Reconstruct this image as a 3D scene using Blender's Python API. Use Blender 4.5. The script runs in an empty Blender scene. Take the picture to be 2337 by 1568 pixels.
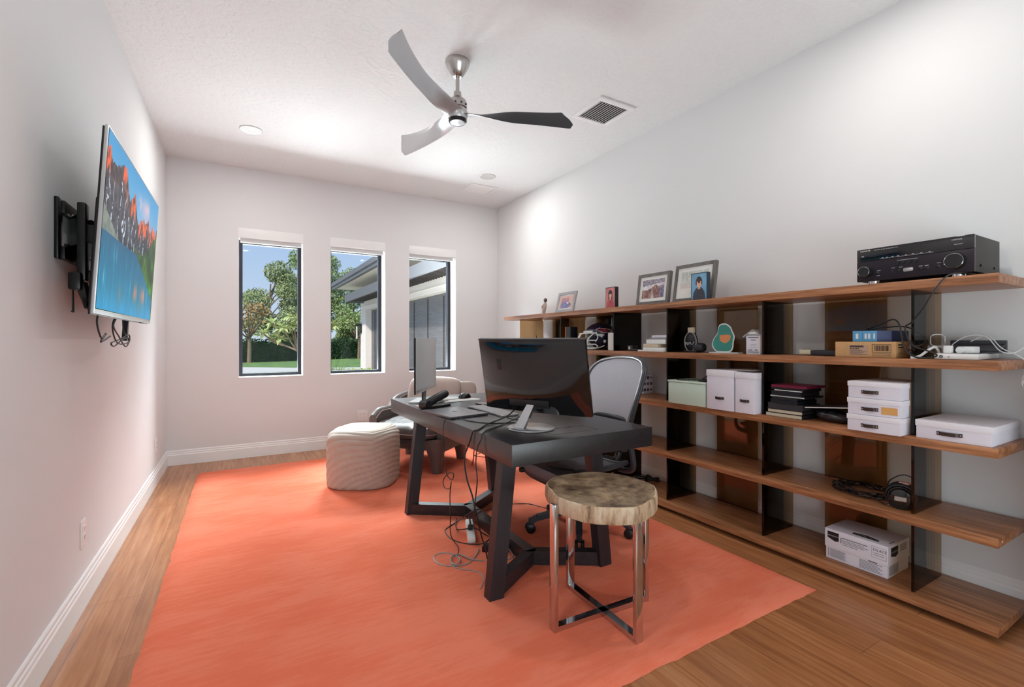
import bpy, bmesh, math, random
import numpy as np
from mathutils import Vector, Matrix

random.seed(7)
rng = np.random.default_rng(7)
SC = bpy.context.scene
COL = SC.collection
PI = math.pi
R = math.radians

# ---------------------------------------------------------------- camera, sky, big lights, exposure
cam_d = bpy.data.cameras.new('camera')
cam_d.sensor_width = 36.0
cam_d.lens = 1066.4 / 2337 * 36.0
cam_d.shift_y = -6.34 / 2337
cam_d.clip_start = 0.05
cam_d.clip_end = 400
cam = bpy.data.objects.new('camera', cam_d)
COL.objects.link(cam)
cam.location = (0, 0, 1.23)
cam.rotation_euler = (R(90), 0, R(-30.12))
SC.camera = cam

W = bpy.data.worlds.new('sky')
SC.world = W
W.use_nodes = True
wn = W.node_tree.nodes
wl = W.node_tree.links
wn.clear()
wo = wn.new('ShaderNodeOutputWorld')
wb = wn.new('ShaderNodeBackground')
wtc = wn.new('ShaderNodeTexCoord')
wsep = wn.new('ShaderNodeSeparateXYZ')
wramp = wn.new('ShaderNodeValToRGB')
wramp.color_ramp.elements[0].position = 0.0
wramp.color_ramp.elements[0].color = (0.62, 0.74, 0.90, 1)
wramp.color_ramp.elements[1].position = 0.42
wramp.color_ramp.elements[1].color = (0.20, 0.42, 0.84, 1)
wl.new(wtc.outputs['Generated'], wsep.inputs[0])
wl.new(wsep.outputs['Z'], wramp.inputs[0])
wl.new(wramp.outputs[0], wb.inputs['Color'])
wl.new(wb.outputs[0], wo.inputs[0])
wb.inputs['Strength'].default_value = 1.0

def add_light(name, kind, loc, rot, energy, color=(1, 1, 1), **kw):
    d = bpy.data.lights.new(name, kind)
    d.energy = energy
    d.color = color
    for k, v in kw.items():
        setattr(d, k, v)
    o = bpy.data.objects.new(name, d)
    COL.objects.link(o)
    o.location = loc
    o.rotation_euler = rot
    return o

add_light('sun', 'SUN', (-6, -10, 20), (R(48), 0, R(-50)), 4.6, (1.0, 0.94, 0.84), angle=R(4))
# added fill lamp behind the camera, aimed up to brighten room and ceiling
add_light('hall_fill', 'AREA', (1.1, -1.7, 0.7), (R(138), 0, 0), 76, (0.84, 0.955, 1.0), shape='RECTANGLE', size=3.2, size_y=1.4)
# added area lamps above the window view, standing in for stronger skylight
for lx, ly, lr, le in ((-2.6, 12.0, -20, 850), (3.6, 12.0, 16, 1050)):
    add_light('sky_fill', 'AREA', (lx, ly, 7.0), (R(-54), 0, R(-lr)), le, (0.85, 0.955, 1.0), shape='RECTANGLE', size=5.0, size_y=2.6, spread=R(90))
# added lamp hidden below the sill line, standing in for sun off paving
add_light('bounce_fill', 'AREA', (1.2, 8.0, -0.15), (R(-145), 0, 0), 760, (0.88, 0.965, 1.0), shape='RECTANGLE', size=4.2, size_y=3.0, spread=R(120))

SC.view_settings.view_transform = 'Standard'
SC.view_settings.look = 'None'
SC.view_settings.gamma = 1.0
SC.view_settings.use_curve_mapping = False
SC.view_settings.exposure = 0.0
SC.cycles.transparent_max_bounces = 32

# ---------------------------------------------------------------- materials
def lin(c):
    return tuple((x / 255 / 12.92 if x / 255 <= 0.04045 else ((x / 255 + 0.055) / 1.055) ** 2.4) for x in c)

def nt(name):
    m = bpy.data.materials.new(name)
    m.use_nodes = True
    t = m.node_tree
    b = t.nodes['Principled BSDF']
    return m, t, b

def noise(t, scale, detail=3, rough=0.5, mapping=None, dim='3D', coord='Object'):
    tc = t.nodes.new('ShaderNodeTexCoord')
    n = t.nodes.new('ShaderNodeTexNoise')
    n.inputs['Scale'].default_value = scale
    n.inputs['Detail'].default_value = detail
    n.inputs['Roughness'].default_value = rough
    if mapping:
        mp = t.nodes.new('ShaderNodeMapping')
        mp.inputs['Scale'].default_value = mapping
        t.links.new(tc.outputs[coord], mp.inputs[0])
        t.links.new(mp.outputs[0], n.inputs['Vector'])
    else:
        t.links.new(tc.outputs[coord], n.inputs['Vector'])
    return n

def ramp(t, src, stops):
    r = t.nodes.new('ShaderNodeValToRGB')
    e = r.color_ramp.elements
    while len(e) < len(stops):
        e.new(0.5)
    for i, (p, c) in enumerate(stops):
        e[i].position = p
        e[i].color = (*c, 1)
    t.links.new(src, r.inputs[0])
    return r

def bump(t, b, src, strength, dist=0.002):
    n = t.nodes.new('ShaderNodeBump')
    n.inputs['Strength'].default_value = strength
    n.inputs['Distance'].default_value = dist
    t.links.new(src, n.inputs['Height'])
    t.links.new(n.outputs[0], b.inputs['Normal'])
    return n

def mat(name, col, rough=0.5, metal=0.0, var=0.06, vscale=8, bumpy=0.0, bscale=200, spec=0.5, coat=0.0, emit=None, estr=1.0):
    m, t, b = nt(name)
    c = lin(col)
    lo = tuple(x * (1 - var) for x in c)
    hi = tuple(min(1, x * (1 + var)) for x in c)
    n = noise(t, vscale)
    r = ramp(t, n.outputs['Fac'], [(0.3, lo), (0.7, hi)])
    t.links.new(r.outputs[0], b.inputs['Base Color'])
    b.inputs['Roughness'].default_value = rough
    b.inputs['Metallic'].default_value = metal
    b.inputs['Specular IOR Level'].default_value = spec
    if coat:
        b.inputs['Coat Weight'].default_value = coat
        b.inputs['Coat Roughness'].default_value = 0.05
    if bumpy:
        bn = noise(t, bscale, 2)
        bump(t, b, bn.outputs['Fac'], bumpy)
    if emit:
        b.inputs['Emission Color'].default_value = (*lin(emit), 1)
        b.inputs['Emission Strength'].default_value = estr
    return m

def wood(name, dark, mid, light, axis='y', rough=0.38, s=1.0, spec=0.5):
    m, t, b = nt(name)
    sc = {'x': (0.7, 16, 16), 'y': (16, 0.7, 16), 'z': (16, 16, 0.7)}[axis]
    n = noise(t, 3.2 * s, 6, 0.62, mapping=sc)
    n2 = noise(t, 18 * s, 4, 0.6, mapping=sc)
    mx = t.nodes.new('ShaderNodeMath')
    mx.operation = 'MULTIPLY_ADD'
    mx.inputs[1].default_value = 0.35
    t.links.new(n2.outputs['Fac'], mx.inputs[0])
    t.links.new(n.outputs['Fac'], mx.inputs[2])
    r = ramp(t, mx.outputs[0], [(0.42, lin(dark)), (0.62, lin(mid)), (0.85, lin(light))])
    t.links.new(r.outputs[0], b.inputs['Base Color'])
    b.inputs['Roughness'].default_value = rough
    b.inputs['Specular IOR Level'].default_value = spec
    bump(t, b, mx.outputs[0], 0.12, 0.001)
    return m

def glass(name, col, ior=1.45, gl=0.0):
    m, t, b = nt(name)
    t.nodes.remove(b)
    out = t.nodes['Material Output']
    tr = t.nodes.new('ShaderNodeBsdfTransparent')
    tr.inputs['Color'].default_value = (*col, 1)
    g = t.nodes.new('ShaderNodeBsdfGlossy')
    g.inputs['Roughness'].default_value = 0.02
    f = t.nodes.new('ShaderNodeFresnel')
    f.inputs['IOR'].default_value = ior
    mx = t.nodes.new('ShaderNodeMixShader')
    t.links.new(f.outputs[0], mx.inputs[0])
    t.links.new(tr.outputs[0], mx.inputs[1])
    t.links.new(g.outputs[0], mx.inputs[2])
    t.links.new(mx.outputs[0], out.inputs['Surface'])
    return m

def picture(name, estr=0.0, rough=0.35):
    m, t, b = nt(name)
    a = t.nodes.new('ShaderNodeAttribute')
    a.attribute_name = 'paint'
    t.links.new(a.outputs['Color'], b.inputs['Base Color'])
    b.inputs['Roughness'].default_value = rough
    if estr:
        t.links.new(a.outputs['Color'], b.inputs['Emission Color'])
        b.inputs['Emission Strength'].default_value = estr
        b.inputs['Base Color'].default_value = (0.01, 0.01, 0.01, 1)
        b.inputs['Specular IOR Level'].default_value = 0.15
        t.links.remove(b.inputs['Base Color'].links[0])
    return m

M = {}
M['wall'] = mat('wall_paint', (226, 226, 227), 0.85, var=0.01, vscale=1.5, bumpy=0.05, bscale=350)
M['trim'] = mat('trim_paint', (238, 238, 238), 0.4, var=0.01)
M['ceil'] = None
m, t, b = nt('knockdown_ceiling')
n = noise(t, 26, 3, 0.6)
r_ = ramp(t, n.outputs['Fac'], [(0.47, (0, 0, 0)), (0.56, (1, 1, 1))])
b.inputs['Base Color'].default_value = (*lin((232, 233, 234)), 1)
b.inputs['Roughness'].default_value = 0.9
bump(t, b, r_.outputs[0], 0.45, 0.004)
M['ceil'] = m

m, t, b = nt('plank_floor')
tc = t.nodes.new('ShaderNodeTexCoord')
sx = t.nodes.new('ShaderNodeSeparateXYZ')
cx = t.nodes.new('ShaderNodeCombineXYZ')
t.links.new(tc.outputs['Object'], sx.inputs[0])
t.links.new(sx.outputs['Y'], cx.inputs['X'])
ad = t.nodes.new('ShaderNodeMath'); ad.operation = 'ADD'; ad.inputs[1].default_value = 0.1683 * 20 - 2.445 + 0.0841 * 0
t.links.new(sx.outputs['X'], ad.inputs[0])
t.links.new(ad.outputs[0], cx.inputs['Y'])
br = t.nodes.new('ShaderNodeTexBrick')
br.offset = 0.37
br.offset_frequency = 3
br.inputs['Scale'].default_value = 1.0
br.inputs['Brick Width'].default_value = 1.43
br.inputs['Row Height'].default_value = 0.1683
br.inputs['Mortar Size'].default_value = 0.0016
br.inputs['Mortar Smooth'].default_value = 0.1
br.inputs['Bias'].default_value = -0.1
br.inputs['Color1'].default_value = (0.35, 0.35, 0.35, 1)
br.inputs['Color2'].default_value = (0.65, 0.65, 0.65, 1)
br.inputs['Mortar'].default_value = (0.0, 0.0, 0.0, 1)
t.links.new(cx.outputs[0], br.inputs['Vector'])
gr = noise(t, 2.6, 6, 0.62, mapping=(14, 0.8, 1))
mx = t.nodes.new('ShaderNodeMath'); mx.operation = 'MULTIPLY_ADD'; mx.inputs[1].default_value = 0.55
t.links.new(br.outputs['Color'], mx.inputs[0])
t.links.new(gr.outputs['Fac'], mx.inputs[2])
r_ = ramp(t, mx.outputs[0], [(0.1, (0.05, 0.025, 0.012)), (0.55, lin((146, 92, 56))), (0.8, lin((176, 116, 74))), (1.0, lin((194, 138, 96)))])
t.links.new(r_.outputs[0], b.inputs['Base Color'])
b.inputs['Roughness'].default_value = 0.26
bump(t, b, br.outputs['Fac'], -0.4, 0.002)
M['floor'] = m

m, t, b = nt('coral_pile')
n1 = noise(t, 2.0, 5, 0.6, mapping=(0.8, 2.2, 1))
n2 = noise(t, 14, 4, 0.65, mapping=(0.5, 3.2, 1))
n3 = noise(t, 420, 2)
mx = t.nodes.new('ShaderNodeMath'); mx.operation = 'MULTIPLY_ADD'; mx.inputs[1].default_value = 0.5
t.links.new(n2.outputs['Fac'], mx.inputs[0]); t.links.new(n1.outputs['Fac'], mx.inputs[2])
mx2 = t.nodes.new('ShaderNodeMath'); mx2.operation = 'MULTIPLY_ADD'; mx2.inputs[1].default_value = 0.35
t.links.new(n3.outputs['Fac'], mx2.inputs[0]); t.links.new(mx.outputs[0], mx2.inputs[2])
r_ = ramp(t, mx2.outputs[0], [(0.4, lin((228, 114, 84))), (0.85, lin((233, 122, 92))), (1.3, lin((238, 134, 106)))])
t.links.new(r_.outputs[0], b.inputs['Base Color'])
b.inputs['Roughness'].default_value = 0.95
b.inputs['Specular IOR Level'].default_value = 0.03
bump(t, b, mx2.outputs[0], 0.4, 0.008)
M['rug'] = m

M['walnut'] = wood('walnut_shelf', (92, 54, 32), (146, 94, 60), (188, 130, 90), 'y', 0.36)
M['ebony'] = wood('dark_stained_oak', (20, 18, 20), (27, 25, 28), (38, 35, 39), 'y', 0.34, spec=0.9)
M['ebony_x'] = wood('dark_stained_oak_cross', (28, 25, 28), (36, 33, 37), (46, 43, 48), 'x', 0.42)
M['ebony_z'] = wood('dark_stained_oak_leg', (28, 25, 29), (35, 32, 37), (44, 41, 47), 'z', 0.42)
M['bronze'] = glass('bronze_glass', (0.68, 0.53, 0.37), 1.5)
M['pane'] = glass('clear_pane', (0.97, 0.98, 0.975), 1.1)
M['chrome'] = mat('polished_steel', (205, 205, 208), 0.08, 1.0, var=0.02)
M['nickel'] = mat('brushed_nickel', (188, 184, 180), 0.26, 1.0, var=0.03)
M['silver'] = mat('silver_finish', (190, 191, 193), 0.3, 0.85, var=0.02)
M['black'] = mat('black_plastic', (22, 22, 24), 0.4, var=0.08)
M['blackg'] = mat('gloss_black', (9, 9, 12), 0.07, var=0.02, coat=0.6)
M['blackm'] = mat('black_steel', (16, 16, 17), 0.3, 0.3, var=0.05)
M['charcoal'] = mat('charcoal_plastic', (52, 54, 60), 0.45, var=0.06)
M['dgrey'] = mat('dark_grey_frame', (48, 49, 54), 0.5, var=0.05)
M['white'] = mat('white_plastic', (236, 236, 234), 0.4, var=0.01)
M['card'] = mat('white_card', (226, 222, 232), 0.65, var=0.015, vscale=20)
M['cardlid'] = mat('white_card_lid', (232, 228, 234), 0.6, var=0.015, vscale=20)
M['paper'] = mat('paper', (232, 230, 226), 0.8, var=0.02)
M['creamp'] = mat('cream_paper', (206, 190, 165), 0.8, var=0.05, vscale=40)
M['leather'] = mat('brown_leather_tab', (58, 40, 36), 0.5, var=0.1, vscale=40)
M['mint'] = mat('mint_tin', (205, 222, 205), 0.4, var=0.02)
M['kraft'] = mat('kraft_card', (196, 152, 104), 0.75, var=0.05, vscale=30)
M['ink'] = mat('black_ink', (24, 22, 24), 0.6)
M['greyink'] = mat('grey_ink', (110, 108, 112), 0.6)
M['whiteink'] = mat('white_ink', (225, 225, 228), 0.5)
M['cable'] = mat('black_cable', (30, 29, 31), 0.45)
M['gcable'] = mat('grey_cable', (150, 148, 146), 0.45)
M['wcable'] = mat('white_cable', (222, 221, 222), 0.4)
M['navy'] = mat('navy_shell', (18, 24, 52), 0.16, var=0.05, coat=0.7)
M['red'] = mat('crimson_decal', (140, 18, 38), 0.35)
M['cream'] = mat('cream_plastic', (222, 212, 180), 0.45)
M['pouf'] = mat('taupe_velvet', (186, 172, 160), 0.75, var=0.05, vscale=14, bumpy=0.1, bscale=300)
M['taupe'] = mat('grey_leather', (96, 86, 84), 0.42, var=0.08, vscale=10, bumpy=0.12, bscale=260)
M['taupel'] = mat('pale_leather', (178, 160, 150), 0.42, var=0.06, vscale=8, bumpy=0.1, bscale=260)
M['copper'] = mat('copper_rod', (176, 92, 66), 0.3, 0.8)
M['books'] = [mat('book_%s' % i, c, 0.5, var=0.06) for i, c in enumerate([(34, 33, 40), (28, 27, 32), (52, 50, 54), (22, 24, 34), (40, 36, 38), (126, 24, 58)])]
M['bluebox'] = mat('sky_blue_card', (92, 160, 205), 0.5)
M['indigo'] = mat('indigo_card', (42, 58, 110), 0.4)
M['teal'] = mat('teal_acrylic', (52, 140, 128), 0.3, var=0.12, vscale=9)
M['orange'] = mat('orange_print', (222, 138, 84), 0.4)
M['frame'] = wood('grey_wood_frame', (70, 66, 63), (98, 94, 90), (118, 113, 108), 'z', 0.5)
M['pic'] = picture('printed_photo')
M['tvpic'] = picture('lit_screen', 1.0)
M['screen'] = mat('dark_glass_screen', (34, 36, 40), 0.06, var=0.01, coat=0.5)
M['greyscreen'] = mat('wall_reflection_grey', (190, 190, 192), 0.35, var=0.02)  # switched-off screen; the bright wall's reflection is put into its grey
M['grille'] = mat('vent_metal', (200, 199, 198), 0.45, 0.1)
M['ventdark'] = mat('vent_hollow', (96, 95, 94), 0.9)
M['seatpad'] = mat('seat_rubber', (100, 102, 110), 0.42, var=0.05)
M['bark'] = mat('bark', (132, 112, 92), 0.9, var=0.25, vscale=12, bumpy=0.4, bscale=20)
M['grass'] = mat('grass', (112, 140, 72), 0.9, var=0.3, vscale=2.0, bumpy=0.4, bscale=30)
M['path'] = mat('pale_path', (214, 206, 196), 0.9, var=0.05)
M['stucco'] = mat('pale_stucco', (226, 218, 212), 0.9, var=0.02, bumpy=0.15, bscale=60)
M['soffit'] = mat('soffit', (220, 212, 202), 0.9, var=0.02)
M['fascia'] = mat('grey_fascia', (104, 104, 108), 0.6, var=0.03)
M['roof'] = mat('roof_tile', (128, 122, 118), 0.8, var=0.12)
M['slat'] = mat('dark_slat', (58, 52, 50), 0.6)
M['gdoor'] = wood('grey_garage_boards', (82, 80, 83), (98, 96, 99), (116, 114, 117), 'y', 0.5)
M['blackframe'] = mat('bronze_window_frame', (44, 44, 52), 0.4, 0.2)

m, t, b = nt('chair_mesh')
b.inputs['Base Color'].default_value = (*lin((206, 206, 214)), 1)
b.inputs['Roughness'].default_value = 0.6
tr = t.nodes.new('ShaderNodeBsdfTransparent')
mxs = t.nodes.new('ShaderNodeMixShader')
tc = t.nodes.new('ShaderNodeTexCoord')
wv = t.nodes.new('ShaderNodeTexWave'); wv.inputs['Scale'].default_value = 60; wv.bands_direction = 'Y'
wv2 = t.nodes.new('ShaderNodeTexWave'); wv2.inputs['Scale'].default_value = 60; wv2.bands_direction = 'Z'
t.links.new(tc.outputs['Object'], wv.inputs['Vector']); t.links.new(tc.outputs['Object'], wv2.inputs['Vector'])
mm = t.nodes.new('ShaderNodeMath'); mm.operation = 'MULTIPLY'
t.links.new(wv.outputs['Fac'], mm.inputs[0]); t.links.new(wv2.outputs['Fac'], mm.inputs[1])
mm2 = t.nodes.new('ShaderNodeMath'); mm2.operation = 'MULTIPLY'; mm2.inputs[1].default_value = 0.6
t.links.new(mm.outputs[0], mm2.inputs[0])
t.links.new(mm2.outputs[0], mxs.inputs[0]); t.links.new(b.outputs[0], mxs.inputs[1]); t.links.new(tr.outputs[0], mxs.inputs[2])
t.links.new(mxs.outputs[0], t.nodes['Material Output'].inputs['Surface'])
M['mesh'] = m

m, t, b = nt('petrified_wood')
n1 = noise(t, 7, 6, 0.7)
n2 = noise(t, 3, 4, 0.6)
n2.inputs['Distortion'].default_value = 1.5
r1 = ramp(t, n1.outputs['Fac'], [(0.36, lin((70, 56, 44))), (0.48, lin((150, 126, 100))), (0.6, lin((186, 164, 136))), (0.75, lin((206, 190, 166)))])
r2 = ramp(t, n2.outputs['Fac'], [(0.42, lin((120, 106, 92))), (0.6, lin((255, 250, 240)))])
mc = t.nodes.new('ShaderNodeMixRGB'); mc.blend_type = 'MULTIPLY'; mc.inputs[0].default_value = 0.45
t.links.new(r1.outputs[0], mc.inputs[1]); t.links.new(r2.outputs[0], mc.inputs[2])
t.links.new(mc.outputs[0], b.inputs['Base Color'])
b.inputs['Roughness'].default_value = 0.35
bump(t, b, n1.outputs['Fac'], 0.2, 0.004)
M['petrified'] = m
m, t, b = nt('petrified_edge')
n1 = noise(t, 9, 6, 0.7, mapping=(2.2, 2.2, 0.5))
r1 = ramp(t, n1.outputs['Fac'], [(0.34, lin((104, 84, 66))), (0.46, lin((182, 150, 118))), (0.58, lin((206, 184, 156))), (0.75, lin((222, 208, 190)))])
t.links.new(r1.outputs[0], b.inputs['Base Color'])
b.inputs['Roughness'].default_value = 0.6
bump(t, b, n1.outputs['Fac'], 0.6, 0.01)
M['petrified_edge'] = m

def leafmat(name, a, c, sc=1.2):
    m, t, b = nt(name)
    n = noise(t, sc, 4, 0.7)
    r = ramp(t, n.outputs['Fac'], [(0.3, lin(a)), (0.7, lin(c))])
    t.links.new(r.outputs[0], b.inputs['Base Color'])
    b.inputs['Roughness'].default_value = 0.7
    b.inputs['Specular IOR Level'].default_value = 0.2
    return m
M['leaf1'] = leafmat('tree_leaf', (112, 136, 84), (172, 184, 124))
M['leaf2'] = leafmat('tree_leaf_olive', (122, 138, 96), (176, 182, 134))
M['hedge'] = leafmat('hedge_leaf', (40, 62, 42), (74, 98, 62), 3)
M['frangi'] = leafmat('frangipani_leaf', (136, 158, 96), (216, 220, 160), 4)
M['tanleaf'] = leafmat('dry_leaf', (150, 122, 88), (196, 164, 120), 6)
M['groundleaf'] = leafmat('border_leaf', (120, 160, 70), (206, 210, 140), 6)
M['brownleaf'] = leafmat('brown_leaf', (120, 78, 46), (168, 118, 74), 20)

# ---------------------------------------------------------------- object helpers
WM = {}   # world matrix of every object that is a root or a part

def tag(o, label=None, cat=None, group=None, kind=None):
    if label: o['label'] = label
    if cat: o['category'] = cat
    if group: o['group'] = group
    if kind: o['kind'] = kind
    return o

def thing(name, label, cat, loc=(0, 0, 0), rz=0.0, group=None):
    o = bpy.data.objects.new(name, None)
    o.empty_display_size = 0.1
    COL.objects.link(o)
    o.location = loc
    o.rotation_euler = (0, 0, rz)
    WM[o] = Matrix.Translation(loc) @ Matrix.Rotation(rz, 4, 'Z')
    return tag(o, label, cat, group)

class MB:
    """collects shapes into one mesh; coordinates are local to the thing unless build(world=True)"""
    def __init__(self):
        self.v = []
        self.f = []
        self.mi = []
        self.cur = 0
    def add(self, verts, faces):
        o = len(self.v)
        self.v += [tuple(p) for p in verts]
        self.f += [tuple(i + o for i in f) for f in faces]
        self.mi += [self.cur] * len(faces)
        return self
    def xadd(self, mat4, verts, faces):
        return self.add([tuple(mat4 @ Vector(p)) for p in verts], faces)
    def box(self, x0, x1, y0, y1, z0, z1, bev=0.0, mat4=None):
        x0, x1 = min(x0, x1), max(x0, x1); y0, y1 = min(y0, y1), max(y0, y1); z0, z1 = min(z0, z1), max(z0, z1)
        if bev <= 0:
            vs = [(x, y, z) for z in (z0, z1) for y in (y0, y1) for x in (x0, x1)]
            fs = [(0, 2, 3, 1), (4, 5, 7, 6), (0, 1, 5, 4), (2, 6, 7, 3), (0, 4, 6, 2), (1, 3, 7, 5)]
        else:
            bm = bmesh.new()
            bmesh.ops.create_cube(bm, size=1.0)
            for v in bm.verts:
                v.co = Vector(((x0 + x1) / 2 + v.co.x * (x1 - x0), (y0 + y1) / 2 + v.co.y * (y1 - y0), (z0 + z1) / 2 + v.co.z * (z1 - z0)))
            bmesh.ops.bevel(bm, geom=bm.edges[:], offset=bev, segments=2, affect='EDGES', profile=0.6)
            bm.verts.index_update()
            vs = [tuple(v.co) for v in bm.verts]
            fs = [tuple(v.index for v in f.verts) for f in bm.faces]
            bm.free()
        if mat4 is not None:
            return self.xadd(mat4, vs, fs)
        return self.add(vs, fs)
    def bar(self, p0, p1, w, h, up=(0, 0, 1)):
        """rectangular bar from p0 to p1, h along up, w sideways"""
        p0, p1 = Vector(p0), Vector(p1)
        d = (p1 - p0).normalized()
        u = Vector(up)
        s = d.cross(u).normalized()
        u = s.cross(d).normalized()
        vs = []
        for p in (p0, p1):
            for a, c in ((-1, -1), (1, -1), (1, 1), (-1, 1)):
                vs.append(p + s * (a * w / 2) + u * (c * h / 2))
        return self.add(vs, [(3, 2, 1, 0), (4, 5, 6, 7), (0, 1, 5, 4), (1, 2, 6, 5), (2, 3, 7, 6), (3, 0, 4, 7)])
    def tube(self, pts, r, n=8, closed=False, cap=True):
        pts = [Vector(p) for p in pts]
        k = len(pts)
        rs = r if isinstance(r, (list, tuple)) else [r] * k
        vs, fs = [], []
        prev = None
        for i, p in enumerate(pts):
            if closed:
                d = pts[(i + 1) % k] - pts[i - 1]
            else:
                d = pts[min(i + 1, k - 1)] - pts[max(i - 1, 0)]
            if d.length < 1e-9: d = Vector((0, 0, 1))
            d.normalize()
            if prev is None:
                a = Vector((0, 0, 1)) if abs(d.z) < 0.9 else Vector((1, 0, 0))
                a = (a - d * a.dot(d)).normalized()
            else:
                a = prev - d * prev.dot(d)
                a = a.normalized() if a.length > 1e-6 else Vector((1, 0, 0))
            prev = a
            b2 = d.cross(a)
            for j in range(n):
                an = 2 * PI * j / n
                vs.append(p + a * (math.cos(an) * rs[i]) + b2 * (math.sin(an) * rs[i]))
        for i in range(k if closed else k - 1):
            i2 = (i + 1) % k
            for j in range(n):
                j2 = (j + 1) % n
                fs.append((i * n + j, i * n + j2, i2 * n + j2, i2 * n + j))
        if cap and not closed:
            fs.append(tuple(range(n - 1, -1, -1)))
            fs.append(tuple((k - 1) * n + j for j in range(n)))
        return self.add(vs, fs)
    def cyl(self, p0, p1, r0, r1=None, n=24):
        return self.tube([p0, p1], [r0, r0 if r1 is None else r1], n)
    def lathe(self, prof, c=(0, 0, 0), n=32, mat4=None):
        vs, fs = [], []
        for (r, z) in prof:
            for j in range(n):
                a = 2 * PI * j / n
                vs.append((c[0] + r * math.cos(a), c[1] + r * math.sin(a), c[2] + z))
        k = len(prof)
        for i in range(k - 1):
            for j in range(n):
                j2 = (j + 1) % n
                fs.append((i * n + j, i * n + j2, (i + 1) * n + j2, (i + 1) * n + j))
        if prof[0][0] > 1e-6: fs.append(tuple(range(n - 1, -1, -1)))
        if prof[-1][0] > 1e-6: fs.append(tuple((k - 1) * n + j for j in range(n)))
        if mat4 is not None: return self.xadd(mat4, vs, fs)
        return self.add(vs, fs)
    def prism(self, poly, z0, z1, mat4=None):
        n = len(poly)
        vs = [(x, y, z0) for x, y in poly] + [(x, y, z1) for x, y in poly]
        fs = [tuple(range(n - 1, -1, -1)), tuple(range(n, 2 * n))]
        fs += [(i, (i + 1) % n, n + (i + 1) % n, n + i) for i in range(n)]
        if mat4 is not None: return self.xadd(mat4, vs, fs)
        return self.add(vs, fs)
    def blob(self, c, r, e=1.0, n=24, k=14, mat4=None, fn=None):
        """superellipsoid; e<1 boxier"""
        def sp(x, p): return math.copysign(abs(x) ** p, x)
        vs, fs = [], []
        for i in range(k + 1):
            ph = -PI / 2 + PI * i / k
            for j in range(n):
                th = 2 * PI * j / n
                p = (sp(math.cos(ph), e) * sp(math.cos(th), e), sp(math.cos(ph), e) * sp(math.sin(th), e), sp(math.sin(ph), e))
                q = Vector((c[0] + r[0] * p[0], c[1] + r[1] * p[1], c[2] + r[2] * p[2]))
                if fn: q = fn(q, p)
                vs.append(q)
        for i in range(k):
            for j in range(n):
                j2 = (j + 1) % n
                fs.append((i * n + j, i * n + j2, (i + 1) * n + j2, (i + 1) * n + j))
        if mat4 is not None: return self.xadd(mat4, vs, fs)
        return self.add(vs, fs)
    def grid(self, rows):
        """rows: list of equal-length point lists"""
        k, n = len(rows), len(rows[0])
        vs = [p for row in rows for p in row]
        fs = [(i * n + j, i * n + j + 1, (i + 1) * n + j + 1, (i + 1) * n + j) for i in range(k - 1) for j in range(n - 1)]
        return self.add(vs, fs)
    def text(self, s, size, mat4, align='LEFT', extrude=0.0):
        cu = bpy.data.curves.new('t', 'FONT')
        cu.body = s
        cu.size = size
        cu.align_x = align
        cu.extrude = extrude
        cu.resolution_u = 3
        o = bpy.data.objects.new('t', cu)
        COL.objects.link(o)
        dg = bpy.context.evaluated_depsgraph_get()
        me = bpy.data.meshes.new_from_object(o.evaluated_get(dg))
        self.xadd(mat4, [v.co for v in me.vertices], [tuple(p.vertices) for p in me.polygons])
        bpy.data.objects.remove(o)
        bpy.data.curves.remove(cu)
        bpy.data.meshes.remove(me)
        return self
    def build(self, name, mats, parent=None, smooth=True, world=False, label=None, fix=True):
        me = bpy.data.meshes.new(name)
        vs = self.v
        if world and parent is not None:
            inv = WM[parent].inverted()
            vs = [tuple(inv @ Vector(p)) for p in vs]
        me.from_pydata(vs, [], self.f)
        if not isinstance(mats, (list, tuple)): mats = [mats]
        for mm_ in mats: me.materials.append(mm_)
        if len(mats) > 1:
            me.polygons.foreach_set('material_index', self.mi)
        if fix:
            bm = bmesh.new(); bm.from_mesh(me)
            bmesh.ops.recalc_face_normals(bm, faces=bm.faces[:])
            bm.to_mesh(me); bm.free()
        if smooth:
            me.polygons.foreach_set('use_smooth', [True] * len(me.polygons))
            try: me.set_sharp_from_angle(angle=R(35))
            except Exception: pass
        me.update()
        o = bpy.data.objects.new(name, me)
        COL.objects.link(o)
        if parent is not None:
            o.parent = parent
            WM[o] = WM[parent].copy()
        else:
            WM[o] = Matrix.Identity(4)
        if label: o['label'] = label
        return o

def struct(name, mb, m, parent=None, smooth=False):
    o = mb.build(name, m, parent, smooth=smooth, world=True)
    o['kind'] = 'structure'
    return o

def solo(name, mb, m, label, cat, group=None, smooth=True, kind=None):
    """a thing that is one mesh"""
    o = mb.build(name, m, None, smooth=smooth)
    # origin at the base centre of the thing
    me = o.data
    co = np.empty(len(me.vertices) * 3); me.vertices.foreach_get('co', co); co = co.reshape(-1, 3)
    c = Vector(((co[:, 0].min() + co[:, 0].max()) / 2, (co[:, 1].min() + co[:, 1].max()) / 2, co[:, 2].min()))
    me.transform(Matrix.Translation(-c))
    o.location = c
    WM[o] = Matrix.Translation(c)
    return tag(o, label, cat, group, kind)

def copy_tree(o, parent=None):
    c = o.copy()
    COL.objects.link(c)
    if parent is not None: c.parent = parent
    for ch in list(o.children): copy_tree(ch, c)
    return c

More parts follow.
